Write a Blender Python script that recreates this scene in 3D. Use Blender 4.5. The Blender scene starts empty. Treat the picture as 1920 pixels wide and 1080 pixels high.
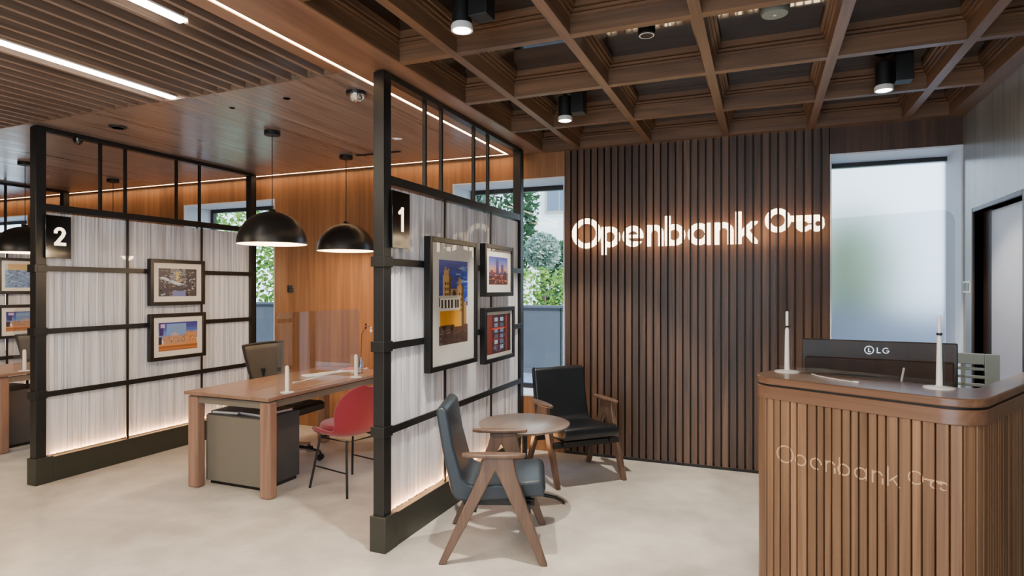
import bpy, bmesh, math, random
from mathutils import Vector, Matrix
rnd = random.Random(7)
SC = bpy.context.scene
COL = SC.collection
PI = math.pi
CH = 2.78            # ceiling height
YW = 5.41            # face of the back wall

# ------------------------------------------------------------------ materials
MATS = {}
def rgb(h):
    h = h.lstrip('#')
    c = [int(h[i:i+2], 16)/255 for i in (0, 2, 4)]
    return tuple(x/12.92 if x <= .04045 else ((x+.055)/1.055)**2.4 for x in c) + (1,)

class NT:
    def __init__(s, name):
        s.m = bpy.data.materials.new(name); s.m.use_nodes = True
        s.t = s.m.node_tree; s.t.nodes.clear()
        s.out = s.n('ShaderNodeOutputMaterial')
        MATS[name] = s.m
    def n(s, typ, **kw):
        nd = s.t.nodes.new(typ)
        for k, v in kw.items(): setattr(nd, k, v)
        return nd
    def l(s, a, b): s.t.links.new(a, b)
    def surf(s, sock): s.l(sock, s.out.inputs['Surface']); return s.m
    def math(s, op, a, b=None):
        nd = s.n('ShaderNodeMath', operation=op)
        for i, x in enumerate((a, b)):
            if x is None: continue
            if isinstance(x, (int, float)): nd.inputs[i].default_value = x
            else: s.l(x, nd.inputs[i])
        return nd.outputs[0]

def plain(name, col, rough=.5, metal=0., spec=.5, noise=.06, coat=0., emit=None, es=0., sheen=0., bump=0., bscale=200):
    t = NT(name)
    p = t.n('ShaderNodeBsdfPrincipled')
    tc = t.n('ShaderNodeTexCoord'); nz = t.n('ShaderNodeTexNoise')
    nz.inputs['Scale'].default_value = 9; nz.inputs['Detail'].default_value = 4
    t.l(tc.outputs['Object'], nz.inputs['Vector'])
    mr = t.n('ShaderNodeMapRange')
    mr.inputs['To Min'].default_value = 1-noise; mr.inputs['To Max'].default_value = 1+noise
    t.l(nz.outputs['Fac'], mr.inputs['Value'])
    hs = t.n('ShaderNodeHueSaturation'); hs.inputs['Color'].default_value = rgb(col)
    t.l(mr.outputs[0], hs.inputs['Value']); t.l(hs.outputs[0], p.inputs['Base Color'])
    p.inputs['Roughness'].default_value = rough; p.inputs['Metallic'].default_value = metal
    p.inputs['Specular IOR Level'].default_value = spec
    p.inputs['Coat Weight'].default_value = coat; p.inputs['Coat Roughness'].default_value = .08
    p.inputs['Sheen Weight'].default_value = sheen
    if emit:
        p.inputs['Emission Color'].default_value = rgb(emit); p.inputs['Emission Strength'].default_value = es
    if bump:
        n2 = t.n('ShaderNodeTexNoise'); n2.inputs['Scale'].default_value = bscale
        t.l(tc.outputs['Object'], n2.inputs['Vector'])
        b = t.n('ShaderNodeBump'); b.inputs['Strength'].default_value = bump; b.inputs['Distance'].default_value = .003
        t.l(n2.outputs['Fac'], b.inputs['Height']); t.l(b.outputs[0], p.inputs['Normal'])
    return t.surf(p.outputs[0])

def wood(name, dark, light, axis='Z', across=9., along=.5, rough=.42, spread=.9, coat=0., fine=.35, plank=None, streak=0., coat_rough=.12):
    """grain along AXIS; a face attribute 'tone' shifts the pattern and the value board by board"""
    t = NT(name)
    p = t.n('ShaderNodeBsdfPrincipled')
    tc = t.n('ShaderNodeTexCoord')
    at = t.n('ShaderNodeAttribute'); at.attribute_name = 'tone'
    tone = at.outputs['Fac']
    off = t.n('ShaderNodeVectorMath', operation='ADD')
    t.l(tc.outputs['Object'], off.inputs[0])
    tm = t.n('ShaderNodeVectorMath', operation='SCALE'); tm.inputs[0].default_value = (13.7, 29.3, 17.1)
    t.l(tone, tm.inputs['Scale']); t.l(tm.outputs[0], off.inputs[1])
    vec = off.outputs[0]
    def grain(ac, al, det, dist):
        mp = t.n('ShaderNodeMapping')
        mp.inputs['Scale'].default_value = tuple(al if a == axis else ac for a in 'XYZ')
        t.l(vec, mp.inputs['Vector'])
        nz = t.n('ShaderNodeTexNoise'); nz.inputs['Scale'].default_value = 1.
        nz.inputs['Detail'].default_value = det; nz.inputs['Distortion'].default_value = dist
        t.l(mp.outputs[0], nz.inputs['Vector'])
        return nz.outputs['Fac']
    g1 = grain(across, along, 5, 1.2); g2 = grain(across*9, along*3, 3, .2)
    mix = t.math('ADD', t.math('MULTIPLY', g1, 1-fine), t.math('MULTIPLY', g2, fine))
    cr = t.n('ShaderNodeValToRGB')
    cr.color_ramp.elements[0].position = .30; cr.color_ramp.elements[0].color = rgb(dark)
    cr.color_ramp.elements[1].position = .70; cr.color_ramp.elements[1].color = rgb(light)
    t.l(mix, cr.inputs['Fac'])
    val = t.math('ADD', t.math('MULTIPLY', tone, spread), 1-spread/2)
    if plank:                                   # joints between boards: (axis across the boards, pitch, half-length joint)
        sx = t.n('ShaderNodeSeparateXYZ'); t.l(tc.outputs['Object'], sx.inputs[0])
        c = t.math('DIVIDE', sx.outputs[plank[0]], plank[1])
        idx = t.math('FLOOR', c); fr = t.math('FRACT', c)
        wn = t.n('ShaderNodeTexWhiteNoise', noise_dimensions='1D'); t.l(idx, wn.inputs['W'])
        val = t.math('MULTIPLY', val, t.math('ADD', t.math('MULTIPLY', wn.outputs['Value'], plank[2]), 1-plank[2]/2))
        edge = t.math('GREATER_THAN', fr, plank[3])
        val = t.math('MULTIPLY', val, t.math('ADD', t.math('MULTIPLY', edge, .55), .45))
    hs = t.n('ShaderNodeHueSaturation'); t.l(cr.outputs[0], hs.inputs['Color']); t.l(val, hs.inputs['Value'])
    t.l(hs.outputs[0], p.inputs['Base Color'])
    rr = t.n('ShaderNodeMapRange'); rr.inputs['To Min'].default_value = rough-.08; rr.inputs['To Max'].default_value = rough+.1
    t.l(g2, rr.inputs['Value'])
    ro = rr.outputs[0]
    if streak:
        ro = t.math('ADD', ro, t.math('MULTIPLY', t.math('ADD', t.math('ADD', wn.outputs['Value'], g1), -1.), streak))
    t.l(ro, p.inputs['Roughness'])
    p.inputs['Coat Weight'].default_value = coat; p.inputs['Coat Roughness'].default_value = coat_rough
    b = t.n('ShaderNodeBump'); b.inputs['Strength'].default_value = .12; b.inputs['Distance'].default_value = .002
    t.l(g2, b.inputs['Height']); t.l(b.outputs[0], p.inputs['Normal'])
    return t.surf(p.outputs[0])

def emissive(name, col, strength):
    t = NT(name); e = t.n('ShaderNodeEmission')
    e.inputs['Color'].default_value = rgb(col); e.inputs['Strength'].default_value = strength
    return t.surf(e.outputs[0])

def glass(name, tint='#ffffff', refl=1., base=.05, power=4.):
    t = NT(name)
    tr = t.n('ShaderNodeBsdfTransparent'); tr.inputs['Color'].default_value = rgb(tint)
    gl = t.n('ShaderNodeBsdfGlossy'); gl.inputs['Roughness'].default_value = .01
    lw = t.n('ShaderNodeLayerWeight'); lw.inputs['Blend'].default_value = .5
    f = t.math('POWER', lw.outputs['Facing'], power)
    f = t.math('ADD', t.math('MULTIPLY', f, .8*refl), base)
    mx = t.n('ShaderNodeMixShader'); t.l(f, mx.inputs[0]); t.l(tr.outputs[0], mx.inputs[1]); t.l(gl.outputs[0], mx.inputs[2])
    return t.surf(mx.outputs[0])

def vcol(name, rough=.5, emit=0., coat=0.):
    """colour from the face attribute 'col'"""
    t = NT(name); p = t.n('ShaderNodeBsdfPrincipled')
    at = t.n('ShaderNodeAttribute'); at.attribute_name = 'col'
    t.l(at.outputs['Color'], p.inputs['Base Color']); p.inputs['Roughness'].default_value = rough
    p.inputs['Coat Weight'].default_value = coat
    return t.surf(p.outputs[0])

def leafmat(name, dark, light):
    t = NT(name); p = t.n('ShaderNodeBsdfPrincipled')
    at = t.n('ShaderNodeAttribute'); at.attribute_name = 'tone'
    cr = t.n('ShaderNodeValToRGB'); cr.color_ramp.elements[0].color = rgb(dark); cr.color_ramp.elements[1].color = rgb(light)
    t.l(at.outputs['Fac'], cr.inputs['Fac']); t.l(cr.outputs[0], p.inputs['Base Color']); p.inputs['Roughness'].default_value = .55
    tl = t.n('ShaderNodeBsdfTranslucent'); t.l(cr.outputs[0], tl.inputs['Color'])
    mx = t.n('ShaderNodeMixShader'); mx.inputs[0].default_value = .35
    t.l(p.outputs[0], mx.inputs[1]); t.l(tl.outputs[0], mx.inputs[2])
    return t.surf(mx.outputs[0])

wood('orange_wood', '#6f4a30', '#a3744c', 'Z', 10, .6, .42, .7, plank=(0, .41, .22, .006))
wood('ceiling_wood', '#5b4d48', '#968680', 'Y', 22, .8, .34, .3, fine=.4, plank=(0, .066, .4, .07), streak=.16, coat=.45, coat_rough=.24)
wood('border_wood', '#674a3b', '#947059', 'Y', 7, .5, .36, .5)
wood('slat_wood', '#30231b', '#6b4f3c', 'Z', 16, .7, .45, 1.05)
wood('header_wood', '#2e1e16', '#5a3e2d', 'Z', 8, .6, .45, .6, plank=(0, .3, .3, .01))
wood('grid_wood_y', '#4d382a', '#836146', 'Y', 12, .8, .42, .6)
wood('grid_wood_x', '#4d382a', '#836146', 'X', 12, .8, .42, .6)
wood('ceiling_slat_wood', '#5c4b40', '#957d6c', 'Y', 14, .8, .45, .4)
wood('desk_counter_wood', '#5c412d', '#9a7453', 'Z', 14, .5, .42, .75)
wood('desk_counter_top', '#583e2c', '#85614a', 'X', 9, .5, .33, .3, coat=.25)
wood('right_wall_wood', '#5b5852', '#8d8a82', 'Z', 7, .45, .30, .5, coat=.3, plank=(1, .32, .25, .004))
wood('walnut_top', '#6c5142', '#977763', 'Y', 8, .5, .3, .3, coat=.2)
wood('walnut_leg', '#6f5344', '#a07e69', 'Z', 9, .5, .42, .3)
wood('chair_wood', '#48372c', '#755b49', 'Z', 10, .6, .4, .3)
wood('table_wood', '#5c4e47', '#80726a', 'Y', 9, .5, .33, .3, coat=.15)
plain('black_steel', '#1d1f20', .38, .25, .5)
plain('grey_steel', '#34362f', .42, .3, .5)
plain('black_matt', '#0b0b0b', .55)
plain('black_gloss', '#0a0a0a', .12, 0, .6, coat=.6)
plain('dark_panel', '#060505', .04, 0, .9, noise=.02, coat=.7)
plain('chrome', '#c9c9c9', .12, 1.)
plain('white_enamel', '#eceae4', .3)
plain('white_plastic', '#e6e4e0', .35)
plain('reveal_paint', '#d6dde6', .55)
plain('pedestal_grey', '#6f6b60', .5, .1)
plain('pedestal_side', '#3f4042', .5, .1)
plain('folder_grey', '#8a8986', .7)
plain('leather_blue', '#242e36', .36, 0, .5, noise=.12, bump=.15, bscale=350)
plain('leather_black', '#10151a', .34, 0, .5, noise=.1, bump=.15, bscale=350)
plain('red_fabric', '#771b2b', .75, 0, .3, noise=.05, sheen=.3, bump=.12, bscale=500)
plain('chair_mesh', '#33322f', .7, noise=.1)
plain('grey_plastic', '#7c8682', .45)
plain('mat_white', '#dcdcd8', .6, noise=.02)
plain('door_grey', '#a9aab4', .3, 0, .5, noise=.03)
plain('door_frame', '#2e2019', .4)
plain('frame_black', '#161717', .35, .1)
plain('stone_terrace', '#b9c3c9', .6, noise=.12)
plain('garden_wall_paint', '#6d7885', .5, noise=.1)
plain('facade', '#f6f3ec', .7, noise=.04)
plain('facade_trim', '#a8a296', .7)
plain('window_dark', '#5b6b7c', .1, 0, .6)
plain('monitor_shell', '#2c2d2c', .4)
plain('petal_white', '#f2ece6', .5)
plain('petal_red', '#4d1a1c', .5)
plain('stem_brown', '#4c3325', .6)
plain('paper_white', '#f2efe8', .6)
plain('paper_red', '#b0524a', .6)
plain('engraving', '#cfa67c', .6)
plain('lamp_inner', '#f4e9d2', .5, emit='#ffe7c4', es=1.2)
emissive('led_warm', '#ffd09a', 20.)
emissive('led_cool', '#fff4e6', 16.)
emissive('letter_glow', '#ffe0b4', 6.)
emissive('number_glow', '#ffe3bd', 2.6)
emissive('lamp_lens', '#ffffff', 18.)
emissive('bulb_glow', '#ffe2b8', 14.)
glass('clear_glass', '#ffffff', .30, .014)
glass('window_glass', '#eef6f6', .7, .04)
glass('acrylic', '#f3f5f6', .8, .055, 3.)
glass('picture_glass', '#ffffff', .8, .05)
vcol('print', .35)
leafmat('leaf_bright', '#2f6a1c', '#b6d860')
leafmat('leaf_dark', '#16301c', '#4f7a4c')
leafmat('leaf_silver', '#5e7a68', '#d3e2d2')

def fabric():
    t = NT('sheer_fabric')
    d = t.n('ShaderNodeBsdfDiffuse'); tl = t.n('ShaderNodeBsdfTranslucent')
    tc = t.n('ShaderNodeTexCoord'); mp = t.n('ShaderNodeMapping'); mp.inputs['Scale'].default_value = (34, 34, .7)
    t.l(tc.outputs['Object'], mp.inputs['Vector'])
    nz = t.n('ShaderNodeTexNoise'); nz.inputs['Scale'].default_value = 1.; nz.inputs['Detail'].default_value = 3
    t.l(mp.outputs[0], nz.inputs['Vector'])
    cr = t.n('ShaderNodeValToRGB')
    cr.color_ramp.elements[0].position = .32; cr.color_ramp.elements[0].color = rgb('#c6cad2')
    cr.color_ramp.elements[1].position = .62; cr.color_ramp.elements[1].color = rgb('#f6f8ff')
    t.l(nz.outputs['Fac'], cr.inputs['Fac'])
    t.l(cr.outputs[0], d.inputs['Color']); t.l(cr.outputs[0], tl.inputs['Color'])
    mx = t.n('ShaderNodeMixShader'); mx.inputs[0].default_value = .38
    t.l(d.outputs[0], mx.inputs[1]); t.l(tl.outputs[0], mx.inputs[2])
    t.surf(mx.outputs[0])
fabric()

def frosted():
    t = NT('frosted_glass')
    r = t.n('ShaderNodeBsdfRefraction'); r.inputs['IOR'].default_value = 1.28; r.inputs['Roughness'].default_value = .7
    r.inputs['Color'].default_value = rgb('#f2f8ff')
    g = t.n('ShaderNodeBsdfGlossy'); g.inputs['Roughness'].default_value = .3
    tc = t.n('ShaderNodeTexCoord'); nz = t.n('ShaderNodeTexNoise'); nz.inputs['Scale'].default_value = 300
    t.l(tc.outputs['Object'], nz.inputs['Vector'])
    b = t.n('ShaderNodeBump'); b.inputs['Strength'].default_value = .1; t.l(nz.outputs['Fac'], b.inputs['Height'])
    t.l(b.outputs[0], r.inputs['Normal'])
    mx = t.n('ShaderNodeMixShader'); mx.inputs[0].default_value = .05
    t.l(r.outputs[0], mx.inputs[1]); t.l(g.outputs[0], mx.inputs[2]); t.surf(mx.outputs[0])
frosted()

def floor_mat():
    t = NT('polished_concrete')
    p = t.n('ShaderNodeBsdfPrincipled'); tc = t.n('ShaderNodeTexCoord')
    def nz(s, d, dist=0.):
        n = t.n('ShaderNodeTexNoise'); n.inputs['Scale'].default_value = s; n.inputs['Detail'].default_value = d
        n.inputs['Distortion'].default_value = dist; t.l(tc.outputs['Object'], n.inputs['Vector']); return n.outputs['Fac']
    a = nz(1.1, 6, .8); b = nz(6., 8); c = nz(38., 4)
    f = t.math('ADD', t.math('ADD', t.math('MULTIPLY', a, .55), t.math('MULTIPLY', b, .33)), t.math('MULTIPLY', c, .12))
    cr = t.n('ShaderNodeValToRGB')
    cr.color_ramp.elements[0].position = .32; cr.color_ramp.elements[0].color = rgb('#a39d94')
    cr.color_ramp.elements[1].position = .68; cr.color_ramp.elements[1].color = rgb('#dbd6cc')
    t.l(f, cr.inputs['Fac']); t.l(cr.outputs[0], p.inputs['Base Color'])
    rr = t.n('ShaderNodeMapRange'); rr.inputs['To Min'].default_value = .24; rr.inputs['To Max'].default_value = .42
    t.l(b, rr.inputs['Value']); t.l(rr.outputs[0], p.inputs['Roughness'])
    t.surf(p.outputs[0])
floor_mat()

# ------------------------------------------------------------------ mesh builder
class MB:
    def __init__(s): s.v = []; s.f = []; s.m = []; s.t = []; s.c = []; s.M = None
    def add(s, vs, fs, tone=.5, mat=0, col=(1, 1, 1, 1)):
        b = len(s.v)
        for p in vs:
            p = Vector(p)
            s.v.append(s.M @ p if s.M else p)
        for q in fs:
            s.f.append(tuple(b+i for i in q)); s.m.append(mat); s.t.append(tone); s.c.append(col)
        return s
    def box(s, a, b, tone=.5, mat=0, col=(1, 1, 1, 1)):
        x0, y0, z0 = (min(a[i], b[i]) for i in range(3)); x1, y1, z1 = (max(a[i], b[i]) for i in range(3))
        return s.add([(x0,y0,z0),(x1,y0,z0),(x1,y1,z0),(x0,y1,z0),(x0,y0,z1),(x1,y0,z1),(x1,y1,z1),(x0,y1,z1)],
              [(0,3,2,1),(4,5,6,7),(0,1,5,4),(1,2,6,5),(2,3,7,6),(3,0,4,7)], tone, mat, col)
    def prism(s, poly, lo, hi, axis='Z', tone=.5, mat=0):
        n = len(poly)
        def P(a, b, h): return {'Z': (a, b, h), 'Y': (a, h, b), 'X': (h, a, b)}[axis]
        vs = [P(a, b, lo) for a, b in poly]+[P(a, b, hi) for a, b in poly]
        fs = [tuple(range(n-1, -1, -1)), tuple(range(n, 2*n))]+[(i, (i+1) % n, n+(i+1) % n, n+i) for i in range(n)]
        return s.add(vs, fs, tone, mat)
    def tube(s, pts, r, n=10, tone=.5, mat=0, closed=False):
        pts = [Vector(p) for p in pts]; N = len(pts); rs = r if isinstance(r, (list, tuple)) else [r]*N
        T = []
        for i in range(N):
            a = pts[(i-1) % N] if closed or i else pts[0]; b = pts[(i+1) % N] if closed or i < N-1 else pts[-1]
            T.append((b-a).normalized())
        up = Vector((0, 0, 1)) if abs(T[0].z) < .9 else Vector((1, 0, 0))
        u = T[0].cross(up).normalized(); vs = []
        for i in range(N):
            u = (u-T[i]*u.dot(T[i])).normalized(); w = T[i].cross(u)
            for k in range(n):
                a = 2*PI*k/n; vs.append(pts[i]+(u*math.cos(a)+w*math.sin(a))*rs[i])
        fs = []
        for i in range(N if closed else N-1):
            j = (i+1) % N
            for k in range(n): fs.append((i*n+k, j*n+k, j*n+(k+1) % n, i*n+(k+1) % n))
        if not closed: fs += [tuple(range(n))[::1], tuple((N-1)*n+k for k in range(n-1, -1, -1))]
        return s.add(vs, fs, tone, mat)
    def lathe(s, prof, n=32, c=(0, 0, 0), tone=.5, mat=0, cap0=True, cap1=True, sx=1., sy=1.):
        vs = []; N = len(prof)
        for r, z in prof:
            for k in range(n):
                a = 2*PI*k/n; vs.append((c[0]+r*math.cos(a)*sx, c[1]+r*math.sin(a)*sy, c[2]+z))
        fs = [(i*n+k, i*n+(k+1) % n, (i+1)*n+(k+1) % n, (i+1)*n+k) for i in range(N-1) for k in range(n)]
        if cap0: fs.append(tuple(range(n-1, -1, -1)))
        if cap1: fs.append(tuple((N-1)*n+k for k in range(n)))
        return s.add(vs, fs, tone, mat)
    def build(s, name, mats, parent=None, bevel=0., seg=2, smooth=35, loc=None, rz=0., subsurf=0, solid=0.):
        me = bpy.data.meshes.new(name)
        me.from_pydata([tuple(p) for p in s.v], [], s.f)
        mats = mats if isinstance(mats, (list, tuple)) else [mats]
        for m in mats: me.materials.append(MATS[m])
        me.polygons.foreach_set('material_index', s.m)
        at = me.attributes.new('tone', 'FLOAT', 'FACE'); at.data.foreach_set('value', s.t)
        if any(c != (1, 1, 1, 1) for c in s.c):
            ac = me.attributes.new('col', 'FLOAT_COLOR', 'FACE'); ac.data.foreach_set('color', [x for c in s.c for x in c])
        bm = bmesh.new(); bm.from_mesh(me); bmesh.ops.recalc_face_normals(bm, faces=bm.faces); bm.to_mesh(me); bm.free()
        if smooth:
            me.polygons.foreach_set('use_smooth', [True]*len(me.polygons)); me.set_sharp_from_angle(angle=math.radians(smooth))
        me.update()
        o = bpy.data.objects.new(name, me); COL.objects.link(o)
        if parent: o.parent = parent
        if loc: o.location = loc
        o.rotation_euler.z = rz
        if solid:
            md = o.modifiers.new('thick', 'SOLIDIFY'); md.thickness = solid; md.offset = 0
        if bevel:
            md = o.modifiers.new('edge', 'BEVEL'); md.width = bevel; md.segments = seg; md.limit_method = 'ANGLE'; md.angle_limit = math.radians(40)
        if subsurf:
            md = o.modifiers.new('soft', 'SUBSURF'); md.levels = subsurf; md.render_levels = subsurf
        return o

def tag(o, label=None, cat=None, group=None, kind=None):
    if label: o['label'] = label
    if cat: o['category'] = cat
    if group: o['group'] = group
    if kind: o['kind'] = kind
    return o
def thing(name, label, cat, loc=(0, 0, 0), rz=0., group=None):
    o = bpy.data.objects.new(name, None); COL.objects.link(o)
    o.location = loc; o.rotation_euler.z = rz; o.empty_display_size = .1
    return tag(o, label, cat, group)
def struct(mb, name, mats, label=None, **kw):
    o = mb.build(name, mats, **kw); o['kind'] = 'structure'
    if label: o['label'] = label
    return o
def dup(root, loc, rz, label, group=None):
    r = root.copy(); COL.objects.link(r); r.location = loc; r.rotation_euler.z = rz; r['label'] = label
    if group: r['group'] = group
    for ch in list(root.children):
        c = ch.copy(); COL.objects.link(c); c.parent = r
        for g in list(ch.children):
            d = g.copy(); COL.objects.link(d); d.parent = c
    return r
def rbox(mb, a, b, **kw): mb.box(a, b, **kw)

def lamp(name, kind, loc, energy, col, parent=None, size=.1, sy=None, rot=(0, 0, 0), spot=None, blend=.3):
    d = bpy.data.lights.new(name, kind); d.energy = energy; d.color = rgb(col)[:3]
    if kind == 'AREA':
        d.size = size
        if sy: d.shape = 'RECTANGLE'; d.size_y = sy
    else: d.shadow_soft_size = size
    if kind == 'SPOT': d.spot_size = math.radians(spot); d.spot_blend = blend
    o = bpy.data.objects.new(name, d); COL.objects.link(o); o.location = loc; o.rotation_euler = rot
    if parent: o.parent = parent
    return o

# ------------------------------------------------------------------ lettering by strokes
def seg_d(x, z, a, b):
    ax, az = a; bx, bz = b; dx, dz = bx-ax, bz-az
    t = max(0, min(1, ((x-ax)*dx+(z-az)*dz)/(dx*dx+dz*dz)))
    return math.hypot(x-ax-t*dx, z-az-t*dz)
W = .047
def R(x0, x1, z0, z1): return lambda x, z: max(x0-x, x-x1, z0-z, z-z1)
def RING(cx, cz, r, w=W): return lambda x, z: max(math.hypot(x-cx, z-cz)-r, r-w-math.hypot(x-cx, z-cz))
def U(*fs): return lambda x, z: min(f(x, z) for f in fs)
def SUB(f, g): return lambda x, z: max(f(x, z), -g(x, z))
def AND(f, g): return lambda x, z: max(f(x, z), g(x, z))
XH = .185
def g_n(x0, x1):
    cx = (x0+x1)/2; r = (x1-x0)/2; cz = XH-r
    return U(R(x0, x0+W, 0, XH), AND(RING(cx, cz, r), R(x0, x1, cz, 1)), R(x1-W, x1, 0, cz))
def g_k(x):
    def f(px, pz):
        d1 = seg_d(px, pz, (x+W-.01, .075), (x+.175, .205))-W/2*.95
        d2 = seg_d(px, pz, (x+.075, .115), (x+.185, -.03))-W/2*.95
        return max(min(d1, d2), -pz, pz-XH, x+W-.02-px)
    return U(R(x, x+W, 0, .268), f)
GLYPHS = [
    ('O', 0, .27, RING(.134, .131, .136)),
    ('p', .27, .445, U(R(.273, .273+W, -.066, XH), RING(.349, XH/2, XH/2))),
    ('e', .46, .65, U(AND(SUB(RING(.5555, XH/2, XH/2), R(.56, .66, .046, .073)), R(.4, .7, -.1, .3)), R(.48, .63, .076, .106))),
    ('n', .66, .825, g_n(.666, .821)),
    ('b', .83, 1.005, U(R(.832, .832+W, 0, .257), RING(.9095, XH/2, XH/2))),
    ('a', 1.02, 1.21, U(R(1.208-W, 1.208, 0, XH), RING(1.1145, XH/2, XH/2))),
    ('n', 1.228, 1.392, g_n(1.230, 1.390)),
    ('k', 1.40, 1.575, g_k(1.404)),
]
def disc(cx, cz, r): return lambda x, z: math.hypot(x-cx, z-cz)-r
KEY = U(RING(1.726, .183, .097, .044),
        SUB(U(R(1.80, 2.02, .168, .216), disc(1.914, .140, .056), disc(2.008, .140, .056), R(1.858, 2.0, .14, .19), disc(2.012, .166, .05)),
            U(disc(1.926, .146, .021), disc(2.018, .146, .021), R(1.926, 1.968, .140, .152))))
def spans(f, x, z0, z1, dz):
    out = []; z = z0; prev = f(x, z); start = z if prev < 0 else None
    while z < z1:
        zn = z+dz; cur = f(x, zn)
        if (prev < 0) != (cur < 0):
            zc = z+dz*prev/(prev-cur)
            if cur < 0: start = zc
            else: out.append((start, zc)); start = None
        z = zn; prev = cur
    if start is not None: out.append((start, z1))
    return out
def glyph_strips(f, x0, x1, allowed, z0=-.08, z1=.31, step=.0025, dz=.004):
    """quads (xa, xb, za0, za1, zb0, zb1) of the shape inside the ALLOWED x-intervals"""
    out = []
    for a, b in allowed:
        a, b = max(a, x0), min(b, x1)
        if b-a < .001: continue
        n = max(1, round((b-a)/step)); h = (b-a)/n
        for i in range(n):
            xm = a+(i+.5)*h
            for s, e in spans(f, xm, z0, z1, dz): out.append((a+i*h, a+(i+1)*h, s, e))
    return out

# ------------------------------------------------------------------ the room shell
XL, XR, YF = -12.0, 1.36, -2.2
struct(MB().box((XL, YF, -.1), (XR+.3, 5.9, 0)), 'floor', 'polished_concrete', 'pale polished concrete floor')

# windows in the back wall: x0, x1, z0, z1
WINS = [(-2.85, -1.69, .50, 2.55), (-6.54, -5.12, .50, 2.53), (-11.2, -9.59, .50, 2.55), (.489, 1.36, .70, 2.572)]
mb = MB()
T0, T1 = YW, 5.85
xs = [XL, -11.2, -9.59, -6.54, -5.12, -2.85, -1.69]
for a, b in ((XL, -11.2), (-9.59, -6.54), (-5.12, -2.85)): mb.box((a, T0, 0), (b, T1, 3.3), .5)
for x0, x1, z0, z1 in WINS[:3]:
    mb.box((x0, T0, 0), (x1, T1, z0), .5); mb.box((x0, T0, z1), (x1, T1, 3.3), .5)
mb.box((-1.69, T0+.045, 0), (.489, T1, 3.3), .1, 1)
mb.box((.489, T0, 2.572), (XR, T1, 3.3), .4, 1); mb.box((.489, T0, 0), (XR, T1, .70), .4, 1)
struct(mb, 'wall_back', ['orange_wood', 'header_wood'], 'warm honey wood panelled back wall with window openings', smooth=0)

# vertical slat cladding behind the sign
SX0, PITCH, SW = -1.680, .0622, .0465
SLATS = []
mb = MB(); k = 0
while SX0+k*PITCH < .485:
    a = SX0+k*PITCH; b = min(a+SW, .489); SLATS.append((a, b))
    mb.box((a, 5.40, .025), (b, 5.453, CH), .15+.7*rnd.random()); k += 1
struct(mb, 'trim_1', 'slat_wood', 'dark vertical timber slats cladding the wall behind the sign', smooth=0)
struct(MB().box((-1.685, 5.405, 0), (.49, 5.454, .03)), 'baseboard_back', 'black_matt', 'black skirting strip under the dark slats', smooth=0)

def window(n, x0, x1, z0, z1, frost=False, div=(), label=''):
    y = 5.79
    root = bpy.data.objects.new('window_%d' % n, None); COL.objects.link(root); root.location = (0, 0, 0)
    root['kind'] = 'structure'; root['label'] = label
    m = MB(); t = .012
    m.box((x0, T0-.004, z1-t), (x1, T1, z1)); m.box((x0, T0-.004, z0), (x1, T1, z0+t))
    m.box((x0, T0-.004, z0+t), (x0+t, T1, z1-t)); m.box((x1-t, T0-.004, z0+t), (x1, T1, z1-t))
    m.build('reveal', 'reveal_paint', root, smooth=0)
    f = MB(); w = .045
    f.box((x0+t, y, z1-t-w), (x1-t, y+.05, z1-t)); f.box((x0+t, y, z0+t), (x1-t, y+.05, z0+t+w))
    f.box((x0+t, y, z0+t+w), (x0+t+w, y+.05, z1-t-w)); f.box((x1-t-w, y, z0+t+w), (x1-t, y+.05, z1-t-w))
    for d in div: f.box((d-.022, y, z0+t+w), (d+.022, y+.05, z1-t-w))
    if not frost: f.build('frame', 'frame_black', root, smooth=0)
    else:
        f2 = MB(); f2.box((x0+t, y-.01, z1-t-.035), (x1-t, y+.05, z1-t)); f2.build('frame', 'black_steel', root, smooth=0)
    g = MB(); g.add([(x0+t, y+.02, z0+t), (x1-t, y+.02, z0+t), (x1-t, y+.02, z1-t), (x0+t, y+.02, z1-t)], [(0, 1, 2, 3)])
    g.build('pane', 'frosted_glass' if frost else 'window_glass', root, smooth=0)
window(1, *WINS[0], label='garden window between the honey wood wall and the dark slats')
window(2, *WINS[1], label='window behind the lit screen wall numbered 2', div=())
window(3, *WINS[2], label='far window in the furthest bay', div=(-10.4,))
window(4, *WINS[3], frost=True, label='tall frosted window behind the reception counter')

# right wall with its door
mb = MB(); D0, D1, DH = 4.27, 5.15, 2.045
mb.box((XR, YF, 0), (XR+.14, D0, 3.3), .45); mb.box((XR, D1, 0), (XR+.14, 5.9, 3.3), .45); mb.box((XR, D0, DH), (XR+.14, D1, 3.3), .45)
struct(mb, 'wall_right', 'right_wall_wood', 'satin wood veneer wall with a door', smooth=0)
dr = bpy.data.objects.new('door_1', None); COL.objects.link(dr); dr['kind'] = 'structure'; dr['label'] = 'pale grey door in a dark frame behind the reception counter'
m = MB(); m.box((XR-.012, D0-.03, 0), (XR+.12, D0, DH+.03)); m.box((XR-.012, D1, 0), (XR+.12, D1+.03, DH+.03)); m.box((XR-.012, D0, DH), (XR+.12, D1, DH+.03))
m.build('door_frame', 'door_frame', dr, bevel=.003)
m = MB(); m.box((XR+.05, D1-.16, 0.005), (XR+.09, D1, DH)); m.build('door_jamb', 'door_frame', dr, smooth=0)
m = MB(); m.box((XR+.05, D0, .01), (XR+.09, D1-.165, DH-.01)); m.build('door_panel', 'door_grey', dr, bevel=.002)
m = MB(); m.M = Matrix.Translation((XR+.05, D1-.21, 1.03)) @ Matrix.Rotation(-PI/2, 4, 'Y')
m.lathe([(.026, 0), (.026, .006), (.011, .008), (.011, .03), (.024, .036), (.028, .05), (.02, .06)], 20); m.build('door_handle', 'black_matt', dr)
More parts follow.
